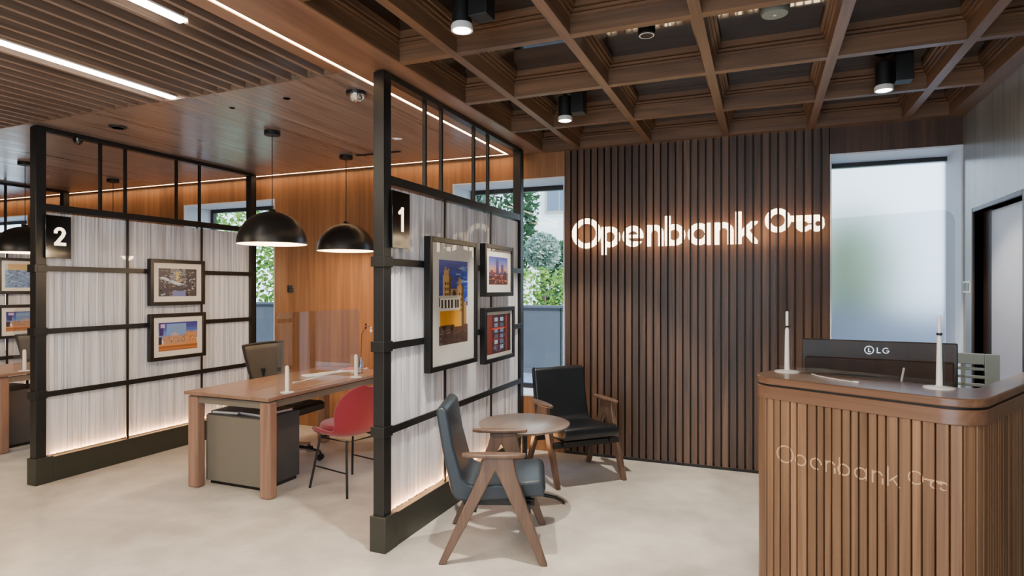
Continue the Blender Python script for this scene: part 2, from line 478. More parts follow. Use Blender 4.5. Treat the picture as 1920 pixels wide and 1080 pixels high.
mb = MB().box((XL-.14, YF, 0), (XL, 5.9, 3.3)); struct(mb, 'wall_left', 'orange_wood', smooth=0)

mb = MB(); mb.box((XL, YF-.14, 0), (-2.6, YF, 3.3), .5); mb.box((-2.6, YF-.14, 2.6), (XR+.14, YF, 3.3), .5)  # unseen wall added to cut sky light; its opening lets cool fill in
struct(mb, 'wall_front', 'orange_wood', 'unseen wood panelled front wall, added with an opening that shapes the sky light', smooth=0)
# ceilings: plank ceiling over the desk bays, slat ceiling in front, coffers over the lounge
SY = 2.95; LX = -2.235
mb = MB()
mb.box((XL, SY, CH), (LX-.014, 5.345-.028, CH+.12), .5)                     # plank field
mb.box((XL, 5.345, CH), (LX+.014, 5.9, CH+.12), .5)
mb.box((-2.338, YF, CH), (LX-.014, SY, CH+.115), .5, 2)
mb.box((XL, YF, CH+.15), (LX-.014, SY, CH+.2), .2, 1)                  # dark soffit above the slats
mb.box((LX-.014, YF, CH+.03), (LX+.014, 5.345, CH+.12), .5, 1)          # led recess
mb.box((XL, 5.317, CH+.03), (LX-.014, 5.345, CH+.12), .5, 1)
mb.box((LX+.014, YF, CH), (-1.885, 5.9, CH+.12), .62, 2)                # flat border beside the coffers
mb.box((-1.885, YF, CH+.155), (XR, 5.9, CH+.2), .5, 3)                  # glossy black panel above the coffers
struct(mb, 'ceiling', ['ceiling_wood', 'black_matt', 'border_wood', 'dark_panel'], 'walnut plank ceiling', smooth=0)

mb = MB(); x = -2.4205
while x > XL+.1:
    y0 = YF if abs(x+2.542) > .05 else 2.115
    if abs(x+3.64) > .05: mb.box((x-.0125, y0, CH), (x+.0125, SY-.001, CH+.11), .25+.5*rnd.random())
    x -= .1215
mb.box((XL, SY-.012, CH-.002), (LX-.014, SY, CH+.1), .6)
struct(mb, 'trim_2', 'ceiling_slat_wood', 'open timber slat ceiling', smooth=0)

# coffer grid
GX = [-1.545, -.913, -.283, .352, .985]; GY = [.47, 1.30, 2.125, 2.955, 3.775, 4.60]; GB = .052; GZ = .155
mb = MB()
cellx = [-1.885]+[g for x in GX for g in (x-GB/2, x+GB/2)]+[1.255]
celly = [YF]+[g for y in GY for g in (y-GB/2, y+GB/2)]+[5.33]
for x in GX:
    mb.box((x-GB/2, YF, CH), (x+GB/2, 5.33, CH+GZ), .3+.4*rnd.random(), 0)
mb.box((1.255, YF, CH), (XR, 5.9, CH+GZ), .5, 0)
mb.box((-1.889, YF, CH+.002), (-1.877, 5.33, CH+GZ-.002), .5, 0)
for y in GY:
    for i in range(0, len(cellx), 2):
        mb.box((cellx[i], y-GB/2, CH+.001), (cellx[i+1], y+GB/2, CH+GZ), .3+.4*rnd.random(), 1)
mb.box((-1.885, 5.33, CH), (1.255, YW+.0, CH+GZ), .5, 1)
mb.box((-1.885, YW, CH), (1.255, YW+.1, CH+GZ), .5, 1)
for i in range(0, len(cellx), 2):            # stepped moulding round the head of every coffer
    for j in range(0, len(celly), 2):
        x0, x1, y0, y1 = cellx[i], cellx[i+1], celly[j], celly[j+1]
        if y1 < .3: continue
        for s, (w, za, zb) in enumerate(((.012, .085, .098), (.024, .103, .116), (.038, .122, .155))):
            tn = .55
            mb.box((x0, y0, CH+za), (x0+w, y1, CH+zb), tn, 0); mb.box((x1-w, y0, CH+za), (x1, y1, CH+zb), tn, 0)
            mb.box((x0+w, y0, CH+za), (x1-w, y0+w, CH+zb), tn, 1); mb.box((x0+w, y1-w, CH+za), (x1-w, y1, CH+zb), tn, 1)
struct(mb, 'trim_3', ['grid_wood_y', 'grid_wood_x'], 'coffered timber grid ceiling', smooth=0)

# ------------------------------------------------------------------ light lines
def led(name, a, b, label, mat, e=0, col='#ffd9a8'):
    t = thing('led_strip', label, 'light', ((a[0]+b[0])/2, (a[1]+b[1])/2, a[2]))
    c = t.location
    m = MB(); m.box((a[0]-c[0], a[1]-c[1], 0), (b[0]-c[0], b[1]-c[1], .01)); m.build('diffuser', mat, t, smooth=0)
    m = MB(); x0, x1, y0, y1 = a[0]-c[0]-.002, b[0]-c[0]+.002, a[1]-c[1]-.002, b[1]-c[1]+.002
    m.box((x0, y0, .010), (x1, y1, .018)); m.build('channel', 'white_enamel', t, smooth=0)
    return t
led('s', (LX-.011, YF+.1, CH+.004), (LX+.011, 5.315, CH+.004), 'long warm light line running beside the coffered ceiling', 'led_warm')
led('b', (-11.9, 5.320, CH+.004), (LX+.011, 5.342, CH+.004), 'warm light line along the ceiling above the back wall', 'led_warm')
led('a', (-3.668, .2, CH+.002), (-3.616, 2.93, CH+.002), 'white light bar in the slat ceiling ending at the plank ceiling', 'led_cool')
led('c', (-2.568, -.6, CH-.001), (-2.516, 2.10, CH-.001), 'short white light bar in the slat ceiling, closest to the warm light line', 'led_cool')

# ------------------------------------------------------------------ illuminated sign
WX, WZ = -1.613, 1.883
sign = thing('wall_sign', 'illuminated wordmark reading Openbank with a key emblem on the dark slats', 'sign', (WX, 5.40, WZ))
allowed = [(a-WX+.0012, b-WX-.0012) for a, b in SLATS]
def letters(f, x0, x1, allow, parent, name, mat, sc=1., y=-.004, depth=.003, fn=None):
    m = MB()
    for xa, xb, s, e in glyph_strips(f, x0, x1, allow):
        m.box((xa*sc, y, s*sc), (xb*sc, y+depth, e*sc))
    if m.v:
        o = m.build(name, mat, parent, smooth=0); return o
for ch, x0, x1, f in GLYPHS: letters(f, x0, x1, allowed, sign, 'letter', 'letter_glow')
letters(KEY, 1.62, 2.08, allowed, sign, 'key_emblem', 'letter_glow')
for cx in (.25, .8, 1.35, 1.85):
    lamp('sign_glow', 'AREA', (cx, -.12, .1), .9, '#ffb877', sign, .5, .2, (PI/2, 0, 0))

# ------------------------------------------------------------------ partition screens
PY0, PY1 = 2.96, 5.20
MUL = (3.71, 4.48); UPV = (3.49, 3.71, 4.22, 4.48)
BARS = (1.672, 1.182, .690)
def pleats(side, y0, y1, z0, z1, seed):
    r = random.Random(seed); m = MB(); rows = 5
    ys = [y0]
    while ys[-1] < y1-.02: ys.append(ys[-1]+r.choice((.008, .011, .015, .021, .028)))
    ys[-1] = y1; n = len(ys)-1
    amp = [.003+.010*r.random() for _ in range(n+1)]
    sway = [.006*(r.random()-.5) for _ in range(n+1)]
    vs = []
    for j in range(rows+1):
        z = z0+(z1-z0)*j/rows; g = .55+.45*abs(2*j/rows-1)
        for i in range(n+1):
            e = 0 if i in (0, n) else 1
            vs.append((side*.012+(amp[i]*g*(1 if i % 2 else -1))*e, ys[i]+sway[i]*(1-j/rows)*e, z))
    fs = [(j*(n+1)+i, j*(n+1)+i+1, (j+1)*(n+1)+i+1, (j+1)*(n+1)+i) for j in range(rows) for i in range(n)]
    m.add(vs, fs); return m
def make_partition(label):
    t = thing('screen_partition', label, 'partition', (-2.045, PY0, 0))
    Y = lambda y: y-PY0
    L = PY1-PY0
    m = MB(); m.box((-.054, 0, 0), (.054, .13, .205)); m.box((-.05, .13, 0), (.05, L, .195)); m.build('base', 'grey_steel', t, bevel=.004)
    for y0 in (.012, L-.087):
        m = MB(); m.box((-.037, y0, .2), (.037, y0+.075, CH-.012)); m.build('post', 'black_steel', t, bevel=.003)
    m = MB(); m.box((-.03, .02, CH-.037), (.03, L-.02, CH-.005)); m.build('top_rail', 'black_steel', t, bevel=.002)
    m = MB(); m.box((-.035, .087, 2.125), (.035, L-.087, 2.178)); m.build('panel_rail', 'black_steel', t, bevel=.003)
    for z in BARS:
        m = MB()
        for s in (-1, 1): m.box((s*.030, .06, z-.021), (s*.043, L-.04, z+.021))
        m.box((-.046, -.002, z-.030), (.046, .02, z+.030)); m.box((-.046, .02, z-.03), (-.038, .09, z+.03)); m.box((.038, .02, z-.03), (.046, .09, z+.03))
        m.build('cross_bar', 'black_steel', t, bevel=.002)
    for y in MUL:
        m = MB()
        for s in (-1, 1): m.box((s*.027, Y(y)-.010, .195), (s*.036, Y(y)+.010, 2.13))
        m.build('mullion', 'black_steel', t)
    for y in UPV:
        m = MB(); m.box((-.012, Y(y)-.010, 2.17), (.012, Y(y)+.010, CH-.03)); m.build('baluster', 'black_steel', t)
    # pleated sheers, one object per side
    zs = [.197]+sorted(BARS)+[2.125]
    ysp = [.087]+[Y(y) for y in MUL]+[L-.087]
    for s in (-1, 1):
        allm = MB(); q = 0
        for i in range(len(zs)-1):
            for j in range(len(ysp)-1):
                p = pleats(s, ysp[j]+.008, ysp[j+1]-.008, zs[i]+.012, zs[i+1]-.012, 31*i+7*j+q+11*s); q += 1
                b = len(allm.v); allm.v += p.v; allm.f += [tuple(b+k for k in f) for f in p.f]; allm.m += p.m; allm.t += p.t; allm.c += p.c
        allm.build('pleated_fabric', 'sheer_fabric', t, smooth=60)
    for s in (-1, 1):
        m = MB(); x = s*.0265; m.add([(x, .087, .195), (x, L-.087, .195), (x, L-.087, 2.125), (x, .087, 2.125)], [(0, 1, 2, 3)])
        m.build('glazing', 'clear_glass', t, smooth=0)
    m = MB(); m.add([(0, .087, 2.178), (0, L-.087, 2.178), (0, L-.087, CH-.037), (0, .087, CH-.037)], [(0, 1, 2, 3)])
    m.build('upper_pane', 'clear_glass', t, smooth=0)
    lamp('screen_glow', 'AREA', (0, L/2, .2), 15, '#ffb676', t, .02, L-.2, (PI, 0, 0))
    return t
BAY = -3.16
p1 = make_partition('tall black framed screen wall of lit pleated fabric carrying the sign 1')
p2 = dup(p1, (-2.045+BAY, PY0, 0), 0, 'tall black framed screen wall of lit pleated fabric carrying the sign 2')
p3 = dup(p1, (-2.045+2*BAY, PY0, 0), 0, 'black framed screen wall furthest away, with two pictures, beyond screen wall 2')

# number plates
def strokes_plate(num, x, label):
    t = thing('number_sign', label, 'sign', (x, 3.05, 1.755))
    m = MB(); m.box((-.006, -.02, 0), (.006, .17, .335)); pl = m.build('plate', 'black_gloss', t, bevel=.002)
    if num == 1:
        f = U(R(.080, .101, .10, .245), lambda a, b: max(seg_d(a, b, (.058, .210), (.092, .236))-.0095, b-.245))
    else:
        ring = RING(.088, .202, .043, .024)
        def f(a, b):
            d = AND(ring, R(0, .2, .196, .3))(a, b)
            d = min(d, seg_d(a, b, (.119, .200), (.109, .176))-.0125)
            d = min(d, seg_d(a, b, (.109, .176), (.060, .112))-.0125)
            return min(d, R(.047, .134, .10, .124)(a, b))
    m = MB()
    for ya, yb, s, e in glyph_strips(f, .03, .15, [(.03, .15)], .05, .28, .002, .003):
        m.box((.006, ya-.005, s), (.010, yb-.005, e))
    m.build('numeral', 'number_glow', pl, smooth=0)
strokes_plate(1, -1.995, 'glossy black plate with the lit numeral one on the screen wall with the tram picture')
strokes_plate(2, -1.995+BAY, 'glossy black plate with the lit numeral two on the screen wall by the walnut desk')

# ------------------------------------------------------------------ framed pictures
def hx(h): return rgb(h)
def pic_tram(q):
    r = random.Random(3)
    for i in range(14): q(0, i/14*.55+.45, 1, (i+1)/14*.55+.45, ['#1a3fa8', '#2348b4', '#1c3c9c'][i % 3])
    for i in range(26):
        a, b = .55+.4*r.random(), .5+.42*r.random(); q(a, b, min(1, a+.1+.1*r.random()), b+.02, r.choice(['#5f86cc', '#86a4d8', '#3a62bd']))
    q(0, 0, 1, .16, '#4b3a34'); q(0, .12, 1, .22, '#5a4338')
    for i in range(30): a, b = r.random()*.9, r.random()*.2; q(a, b, a+.08, b+.012, r.choice(['#6d5a52', '#3a2d2a', '#7b6a63']))
    for x0, x1, h in ((.12, .42, .90), (.60, .86, .78)):
        q(x0, .2, x1, h-.08, '#c9a368'); q(x0+.04, h-.08, x1-.1, h-.02, '#c39a5f'); q(x0+.06, h-.02, x0+.12, h+.02, '#b58c52'); q(x1-.14, h-.02, x1-.08, h, '#b58c52')
        q(x1-.09, .2, x1, h-.08, '#6e5230')
        for k in range(7):
            z = .38+k*.065
            if z < h-.14: q(x0+.07, z, x0+.12, z+.035, '#54401f'); q(x0+.15, z, x0+.19, z+.035, '#54401f')
    q(.38, .25, .64, .66, '#b8935b'); q(.44, .5, .58, .62, '#3d2e1c'); q(.47, .62, .55, .645, '#3d2e1c')
    q(.86, .22, .95, .5, '#a88350'); 
    q(.03, .22, .70, .40, '#e09a1e'); q(.52, .2, .70, .40, '#f0ad22'); q(.03, .40, .70, .55, '#e9e4d6'); q(.0, .55, .72, .58, '#cfc8b6')
    for a in (.07, .18, .29, .40, .53, .61): q(a, .43, a+.06, .53, '#3a342c')
    q(.05, .2, .5, .23, '#5a3d18'); q(.12, .17, .2, .22, '#201a16'); q(.4, .16, .48, .21, '#201a16')
def pic_sky(q):
    r = random.Random(5)
    cs = ['#c9815a', '#c28a76', '#a98496', '#8479a6', '#6a6cac', '#5560a6', '#464f97']
    for i, c in enumerate(cs): q(0, .42+i*.083, 1, .42+(i+1)*.083, c)
    q(0, 0, 1, .44, '#53363a')
    for i in range(90):
        a, b = r.random()*.95, r.random()*.42; q(a, b, a+.05, b+.025, r.choice(['#a3503a', '#7a3b34', '#d08a52', '#3c2a38', '#c9694a', '#e2b27a']))
    q(.36, .35, .50, .86, '#4b4470'); q(.40, .86, .46, .92, '#4b4470'); q(.62, .35, .76, .74, '#544b78'); q(.80, .3, .9, .5, '#3f3558'); q(.08, .3, .2, .52, '#5d4660')
def pic_box(q):
    r = random.Random(8)
    q(0, 0, 1, 1, '#5d1f22'); q(0, 0, .2, 1, '#7c3a34'); q(.72, 0, 1, 1, '#3a1718'); q(.78, 0, .84, 1, '#8c3c36')
    for x0 in (.28, .52):
        q(x0, .05, x0+.18, .97, '#2a3242')
        for k in range(6): q(x0+.02, .1+k*.145, x0+.16, .2+k*.145, r.choice(['#9db6d8', '#6f88b0', '#b9cbe2', '#51627f']))
    q(.2, .62, .74, .66, '#e2512f'); q(.2, .35, .74, .38, '#8e2a2a'); q(.2, 0, .76, .05, '#45201f')
    for i in range(30): a, b = .2+.55*r.random(), r.random()*.5; q(a, b, a+.03, b+.05, r.choice(['#8a6f86', '#4d5d7a', '#a33a3a', '#262b3a']))
def pic_street(q):
    r = random.Random(11)
    q(0, 0, 1, 1, '#3b4150'); q(.3, .45, .7, 1, '#76808f'); q(.44, .5, .58, .9, '#b8b07c')
    for i in range(170):
        a, b = r.random()*.95, r.random()*.95; q(a, b, a+.02+.06*r.random(), b+.02+.04*r.random(), r.choice(['#2a2e38', '#4f5664', '#20242c', '#8d96a4', '#6c6a52', '#39445a', '#aab4c4']))
    for i in range(40):
        a = r.random()*.6; b = .62-.5*a+.1*r.random(); q(a, b, a+.1, b+.02, r.choice(['#dfe8f2', '#c3d2e4', '#9fb8e0']))
    q(.35, 0, .7, .2, '#6a7ab8')
def pic_palace(q):
    r = random.Random(13)
    cs = ['#7f90c0', '#6a86c6', '#557ac4', '#3f5fb0', '#34449c', '#2b3590']
    for i, c in enumerate(cs): q(0, .4+i*.1, 1, .5+i*.1, c)
    q(.2, .55, .7, .95, '#6f96cf'); q(.02, .55, .12, 1, '#2c2670'); q(.05, .82, .16, .95, '#b9a8d8')
    q(0, 0, 1, .22, '#9c6034'); q(0, .05, 1, .1, '#b87842'); q(.0, .18, 1, .24, '#c98f56')
    q(.12, .24, .68, .52, '#b08a72'); q(.3, .52, .5, .6, '#a9a0a8'); q(.36, .6, .44, .66, '#a9a0a8'); q(.68, .22, .98, .62, '#c08a5c'); q(.72, .62, .80, .68, '#b07c52'); q(.9, .62, .96, .66, '#b07c52')
    for i in range(40): a, b = .12+.82*r.random(), .26+.24*r.random(); q(a, b, a+.018, b+.05, r.choice(['#6d4a38', '#8c6648', '#d8a874']))
    q(0, .24, .08, .5, '#2b2230')
def pic_pair(q):
    r = random.Random(17)
    q(0, 0, .62, 1, '#5c84ba'); q(.62, 0, 1, 1, '#8a6a55'); q(0, .75, 1, 1, '#c0a878')
    for i in range(80):
        a, b = r.random()*.55, r.random()*.7; q(a, b, a+.05, b+.06, r.choice(['#87a8d4', '#3f6298', '#6f93c4']))
        a = .64+.32*r.random(); q(a, b, a+.035, b+.06, r.choice(['#a98a70', '#6d5342', '#5a6478']))
def picture(x, y0, y1, z0, z1, matw, fn, label, fw=.034, d=.048):
    t = thing('picture_frame', label, 'picture', (x, (y0+y1)/2, z0))
    a, b, h = -(y1-y0)/2, (y1-y0)/2, z1-z0
    m = MB(); m.box((0, a, 0), (d, a+fw, h)); m.box((0, b-fw, 0), (d, b, h)); m.box((0, a+fw, 0), (d, b-fw, fw)); m.box((0, a+fw, h-fw), (d, b-fw, h))
    m.box((0, a+fw, fw), (.006, b-fw, h-fw)); m.build('frame', 'frame_black', t, bevel=.003)
    m = MB(); m.box((.006, a+fw, fw), (d-.016, b-fw, h-fw)); mbd = m.build('mat_board', 'mat_white', t, smooth=0)
    m = MB(); xs = d-.0155; pa, pb = a+fw+matw[0], b-fw-matw[0]; pz0, pz1 = fw+matw[2], h-fw-matw[1]; cnt = [0]
    def q(u0, w0, u1, w1, c):
        u0, u1 = max(0, u0), min(1, u1); w0, w1 = max(0, w0), min(1, w1)
        if u1 <= u0 or w1 <= w0: return
        X = xs+cnt[0]*1.2e-5; cnt[0] += 1
        P = lambda u, w: (X, pa+(pb-pa)*u, pz0+(pz1-pz0)*w)
        m.add([P(u0, w0), P(u1, w0), P(u1, w1), P(u0, w1)], [(0, 1, 2, 3)], col=hx(c))
    fn(q); o = m.build('print', 'print', mbd, smooth=0)
    m = MB(); xx = d-.008; m.add([(xx, a+fw, fw), (xx, b-fw, fw), (xx, b-fw, h-fw), (xx, a+fw, h-fw)], [(0, 1, 2, 3)]); m.build('glazing', 'picture_glass', t, smooth=0)
    return t
PXF = -2.045+.044
picture(PXF, 3.405, 4.105, .975, 1.852, (.105, .11, .13), pic_tram, 'large upright black frame with a yellow tram before stone towers')
picture(PXF, 4.24, 4.815, 1.453, 1.862, (.065, .06, .06), pic_sky, 'smaller black frame with a city skyline at dusk, above the red picture')
picture(PXF, 4.24, 4.84, .935, 1.366, (.03, .025, .03), pic_box, 'black frame with a dark red picture of two blue glazed boxes')
picture(PXF+BAY, 3.885, 4.47, 1.358, 1.786, (.055, .05, .05), pic_street, 'black frame with a grey street scene, upper one on screen wall 2')
picture(PXF+BAY, 3.885, 4.48, .850, 1.282, (.055, .05, .05), pic_palace, 'black frame with a palace under a blue sky, lower one on screen wall 2')
picture(PXF+2*BAY, 4.36, 5.06, 1.45, 1.88, (.04, .04, .04), pic_pair, 'black frame with a blue and brown picture, upper one on the furthest screen wall')
picture(PXF+2*BAY, 4.36, 5.06, .92, 1.32, (.05, .05, .05), pic_palace, 'black frame with a blue sky picture, lower one on the furthest screen wall')

# ------------------------------------------------------------------ desks and what is in the bays
def make_desk(label):
    t = thing('office_desk', label, 'desk', (-3.665, 4.17, 0))
    m = MB(); m.box((-.415, -.80, .71), (.415, .80, .735)); m.build('desktop', 'walnut_top', t, bevel=.004)
    for sx in (-1, 1):
        for sy in (-1, 1):
            m = MB(); m.box((sx*.355-.05, sy*.735-.04, 0), (sx*.355+.05, sy*.735+.04, .70)); m.build('leg', 'walnut_leg', t, bevel=.016, seg=3)
    m = MB()
    for sy in (-1, 1): m.box((-.31, sy*.735-.02, .645), (.31, sy*.735+.02, .695))
    for sx in (-1, 1): m.box((sx*.345-.02, -.70, .645), (sx*.345+.02, .70, .695))
    for sx in (-1, 1):
        for sy in (-1, 1): m.box((sx*.355-.035, sy*.735-.03, .695), (sx*.355+.035, sy*.735+.03, .712))
    m.build('frame', 'pedestal_grey', t, bevel=.002)
    return t
desk = make_desk('walnut desk in front of the red chair')
dup(desk, (-3.665+BAY, 4.17, 0), 0, 'walnut desk partly hidden by screen wall 2')

def make_pedestal(label):
    t = thing('pedestal_cabinet', label, 'cabinet', (-3.72, 3.69, 0))
    m = MB(); m.box((-.285, -.17, .03), (.285, .21, .545)); m.build('carcass', 'pedestal_side', t, bevel=.004)
    m = MB(); m.box((-.275, -.19, .035), (.275, -.172, .54)); m.build('front_panel', 'pedestal_grey', t, bevel=.004)
    m = MB(); m.box((-.27, -.15, 0), (.27, .19, .031)); m.build('plinth', 'black_matt', t)
    return t
ped = make_pedestal('grey pedestal cabinet under the desk beside the red chair')
dup(ped, (-3.72+BAY, 3.69, 0), 0, 'dark grey pedestal cabinet under the desk behind screen wall 2')
def folder(x, y, z, rz, label):
    t = thing('document_folder', label, 'folder', (x, y, z), rz)
    m = MB(); m.box((-.115, -.15, .004), (.115, .15, .018)); m.build('sheets', 'paper_white', t)
    m = MB(); m.box((-.12, -.16, 0), (.12, .16, .004)); m.box((-.12, -.16, .018), (.12, .16, .022)); m.box((-.122, -.16, 0), (-.117, .16, .022)); m.build('cover', 'folder_grey', t, bevel=.001)
folder(-3.87, 3.70, .546, .1, 'grey folder lying on the pedestal cabinet, on the side towards screen wall 2')
folder(-3.60, 3.72, .546, -.12, 'grey folder lying on the pedestal cabinet, close behind the front desk leg')

def shield_stand(m, x, y, h, r0=.008, r1=.013, rb=.055):
    m.lathe([(rb, 0), (rb, .005), (r1, .009), (r1, .012), (r0+.001, h-.01), (r0*.6, h)], 20, (x, y, 0))
def rr_poly(a0, a1, z0, z1, r, n=6):
    out = [(a0, z0), (a1, z0)]
    for cx, cz, s in ((a1-r, z1-r, 0), (a0+r, z1-r, PI/2)):
        out += [(cx+r*math.cos(s+PI/2*k/n), cz+r*math.sin(s+PI/2*k/n)) for k in range(n+1)]
    return out
def make_shield(label):
    t = thing('desk_screen', label, 'screen', (-3.325, 4.04, .735))
    m = MB(); m.prism(rr_poly(-.50, .50, .006, .60, .045), -.003, .003, 'X'); m.build('acrylic_sheet', 'acrylic', t, smooth=20)
    for y in (-.42, .42):
        m = MB(); m.lathe([(.050, 0), (.050, .005), (.017, .007), (.015, .012), (.015, .185), (.012, .197), (.006, .202)], 20, (.019, y, 0)); m.build('stand', 'white_enamel', t)
    return t
shield = make_shield('clear acrylic screen standing on the desk by the red chair')
dup(shield, (-3.325+BAY, 4.04, .735), 0, 'clear acrylic screen on the desk behind screen wall 2')

t = thing('keyboard', 'slim white keyboard on the desk behind the acrylic screen', 'keyboard', (-3.68, 4.50, .735), 1.25)
m = MB(); m.box((-.20, -.06, 0), (.20, .06, .012)); m.build('case', 'white_plastic', t, bevel=.004)
m = MB()
for i in range(14):
    for j in range(4): m.box((-.187+i*.027, -.048+j*.025, .012), (-.187+i*.027+.022, -.048+j*.025+.02, .016))
m.build('keys', 'mat_white', t)['kind'] = 'stuff'
t = thing('cable', 'white cable arching over the desk behind the acrylic screen', 'cable', (-3.52, 4.35, .735))
m = MB(); m.tube([(-.05, -.33, .004), (-.03, -.22, .012), (.0, -.08, .030), (.02, .05, .036), (.05, .2, .030), (.07, .3, .012), (.08, .36, .004)], .004, 8); m.build('cord', 'white_plastic', t)
m = MB(); m.box((-.062, -.37, 0), (-.042, -.325, .012)); m.build('plug', 'white_plastic', t, bevel=.002)
t = thing('paper_stack', 'loose papers with a red sheet at the far end of the desk', 'papers', (-3.62, 4.86, .735), .2)
m = MB(); m.box((-.10, -.14, 0), (.10, .10, .012), 0); m.build('white_sheets', 'paper_white', t)
m = MB(); m.M = Matrix.Rotation(.15, 4, 'Z'); m.box((-.09, -.12, .012), (.09, .1, .016)); m.build('red_sheet', 'paper_red', t)
# flowering sprig in a vase
t = thing('orchid', 'orchid sprig with white and dark red blooms on the desk beside screen wall 1', 'plant', (-3.44, 4.72, .735))
m = MB(); m.lathe([(.025, 0), (.032, .03), (.028, .09), (.014, .13), (.016, .145)], 20); m.build('vase', 'chrome', t)
m = MB(); m.tube([(0, 0, .05), (0, .0, .2), (-.01, .02, .36), (.03, .05, .43), (.09, .09, .40), (.13, .12, .33), (.15, .13, .27)], .0035, 6); m.build('stem', 'stem_brown', t)
for i, (x, y, z, mt) in enumerate(((.02, .045, .43, 'petal_red'), (.06, .07, .40, 'petal_white'), (.10, .10, .375, 'petal_red'), (.125, .115, .33, 'petal_white'), (.145, .13, .29, 'petal_white'))):
    m = MB()
    for k in range(5):
        a = 2*PI*k/5+i; u = Vector((math.cos(a)*.5, math.cos(a)*-.6, math.sin(a))).normalized(); w = u.cross(Vector((.7, -.6, .2))).normalized(); c = Vector((x, y, z))
        m.add([c, c+u*.016+w*.012, c+u*.03, c+u*.016-w*.012], [(0, 1, 2, 3)])
    m.build('bloom', mt, t, smooth=0)

# employee swivel chair
def make_office_chair(label, loc, rz):
    t = thing('office_chair', label, 'chair', loc, rz)           # faces +X
    m = MB(); m.lathe([(.02, .10), (.03, .12), (.03, .27), (.02, .28), (.02, .42)], 16); m.build('gas_lift', 'black_steel', t)
    m = MB()
    for k in range(5):
        a = 2*PI*k/5+.3; d = Vector((math.cos(a), math.sin(a), 0)); m.tube([d*.02+Vector((0, 0, .115)), d*.15+Vector((0, 0, .105)), d*.29+Vector((0, 0, .075))], [.024, .02, .014], 8)
    m.build('star_base', 'chrome', t)
    for k in range(5):
        a = 2*PI*k/5+.3; d = Vector((math.cos(a), math.sin(a), 0)); e = Vector((-d.y, d.x, 0))
        m = MB()
        for s in (-1, 1): m.tube([d*.29+e*s*.008+Vector((0, 0, .028)), d*.29+e*s*.024+Vector((0, 0, .028))], .028, 14)
        m.tube([d*.29+Vector((0, 0, .03)), d*.29+Vector((0, 0, .075))], .008, 8); m.build('castor', 'black_matt', t)
    m = MB(); m.prism([(-.22, -.20), (-.16, -.24), (.18, -.25), (.25, -.19), (.25, .19), (.18, .25), (-.16, .24), (-.22, .20)], .43, .50); m.build('seat', 'black_matt', t, bevel=.02, seg=3)
    # back, narrower at the foot
    n = 7; vs = []; fs = []
    for j in range(9):
        f = j/8; z = .56+.46*f; hw = .165+.085*f; x = -.235-.05*math.sin(f*PI*.5)-.03*f
        for i in range(n):
            u = i/(n-1)*2-1; vs.append((x+.05*u*u, u*hw, z))
    fs = [(j*n+i, j*n+i+1, (j+1)*n+i+1, (j+1)*n+i) for j in range(8) for i in range(n-1)]
    m = MB().add(vs, fs); m.build('backrest', 'chair_mesh', t, solid=.012, smooth=60)
    m = MB(); edge = [vs[j*n] for j in range(9)]+[vs[8*n+i] for i in range(n)]+[vs[j*n+n-1] for j in range(8, -1, -1)]
    m.tube(edge, .012, 8); m.build('back_frame', 'black_matt', t)
    m = MB(); m.tube([(-.27, 0, .80), (-.30, 0, .62), (-.26, 0, .46), (-.10, 0, .42)], .02, 8); m.build('back_strut', 'black_matt', t)
    for s in (-1, 1):
        m = MB(); m.tube([(-.05, s*.24, .45), (-.03, s*.29, .47), (-.02, s*.29, .59)], .012, 8); m.box((-.13, s*.29-.03, .59), (.12, s*.29+.03, .612)); m.build('armrest', 'black_matt', t, bevel=.006)
    return t
oc = make_office_chair('black swivel chair with mesh back at the desk by the red chair', (-3.89, 4.27, 0), .05)
dup(oc, (-3.89+BAY, 4.27, 0), .05, 'black swivel chair at the desk behind screen wall 2')

# red visitor chair (faces -X)
def make_visitor(label, loc, rz):
    t = thing('visitor_chair', label, 'chair', loc, rz)           # faces +X locally
    prof = [(.225, .425), (.235, .455), (.20, .475), (.10, .462), (-.02, .452), (-.12, .462), (-.185, .51), (-.215, .58), (-.235, .66), (-.248, .73), (-.255, .775), (-.256, .79)]
    wid = [.12, .17, .205, .225, .23, .235, .24, .238, .225, .19, .135, .06]
    dep = [0, 0, .005, .012, .02, .05, .09, .105, .095, .07, .035, .01]
    n = 15; vs = []
    for k, (x, z) in enumerate(prof):
        for i in range(n):
            u = i/(n-1)*2-1; c = abs(u)**2.4
            seat = 1-min(1, max(0, (k-4)/3))
            vs.append((x+dep[k]*c*(1-seat)*1.3, u*wid[k]*(1-.05*(1-seat)*c), z+(.05*c*(.3+.7*min(1, k/5)))*seat+(.02*c*(1-seat))))
    fs = [(k*n+i, k*n+i+1, (k+1)*n+i+1, (k+1)*n+i) for k in range(len(prof)-1) for i in range(n-1)]
    vs = [(x, y, z-.045*max(0, min(1, (.58-z)/.1))) for x, y, z in vs]
    m = MB().add(vs, fs); m.build('shell', 'red_fabric', t, solid=.030, subsurf=2, smooth=180)
    m = MB(); m.prism([(.16*math.cos(a)*(1.35 if math.cos(a) > 0 else 1.0)+.03, .195*math.sin(a)) for a in [2*PI*k/28 for k in range(28)]], .43, .495)
    m.build('seat_cushion', 'red_fabric', t, bevel=.028, seg=4, smooth=180)
    for sx in (-1, 1):
        for sy in (-1, 1):
            m = MB(); m.tube([(sx*.15, sy*.15, .40), (sx*.155, sy*.16, .36), (sx*.215, sy*.205, 0)], .009, 10); m.build('leg', 'black_matt', t)
    for sy in (-1, 1):
        m = MB(); m.tube([(-.19, sy*.187, .17), (.19, sy*.187, .17)], .006, 8); m.build('stretcher', 'black_matt', t)
    m = MB(); m.tube([(-.15, -.15, .385), (.15, -.15, .385), (.15, .15, .385), (-.15, .15, .385)], .009, 8, closed=True); m.build('seat_frame', 'black_matt', t)
    return t
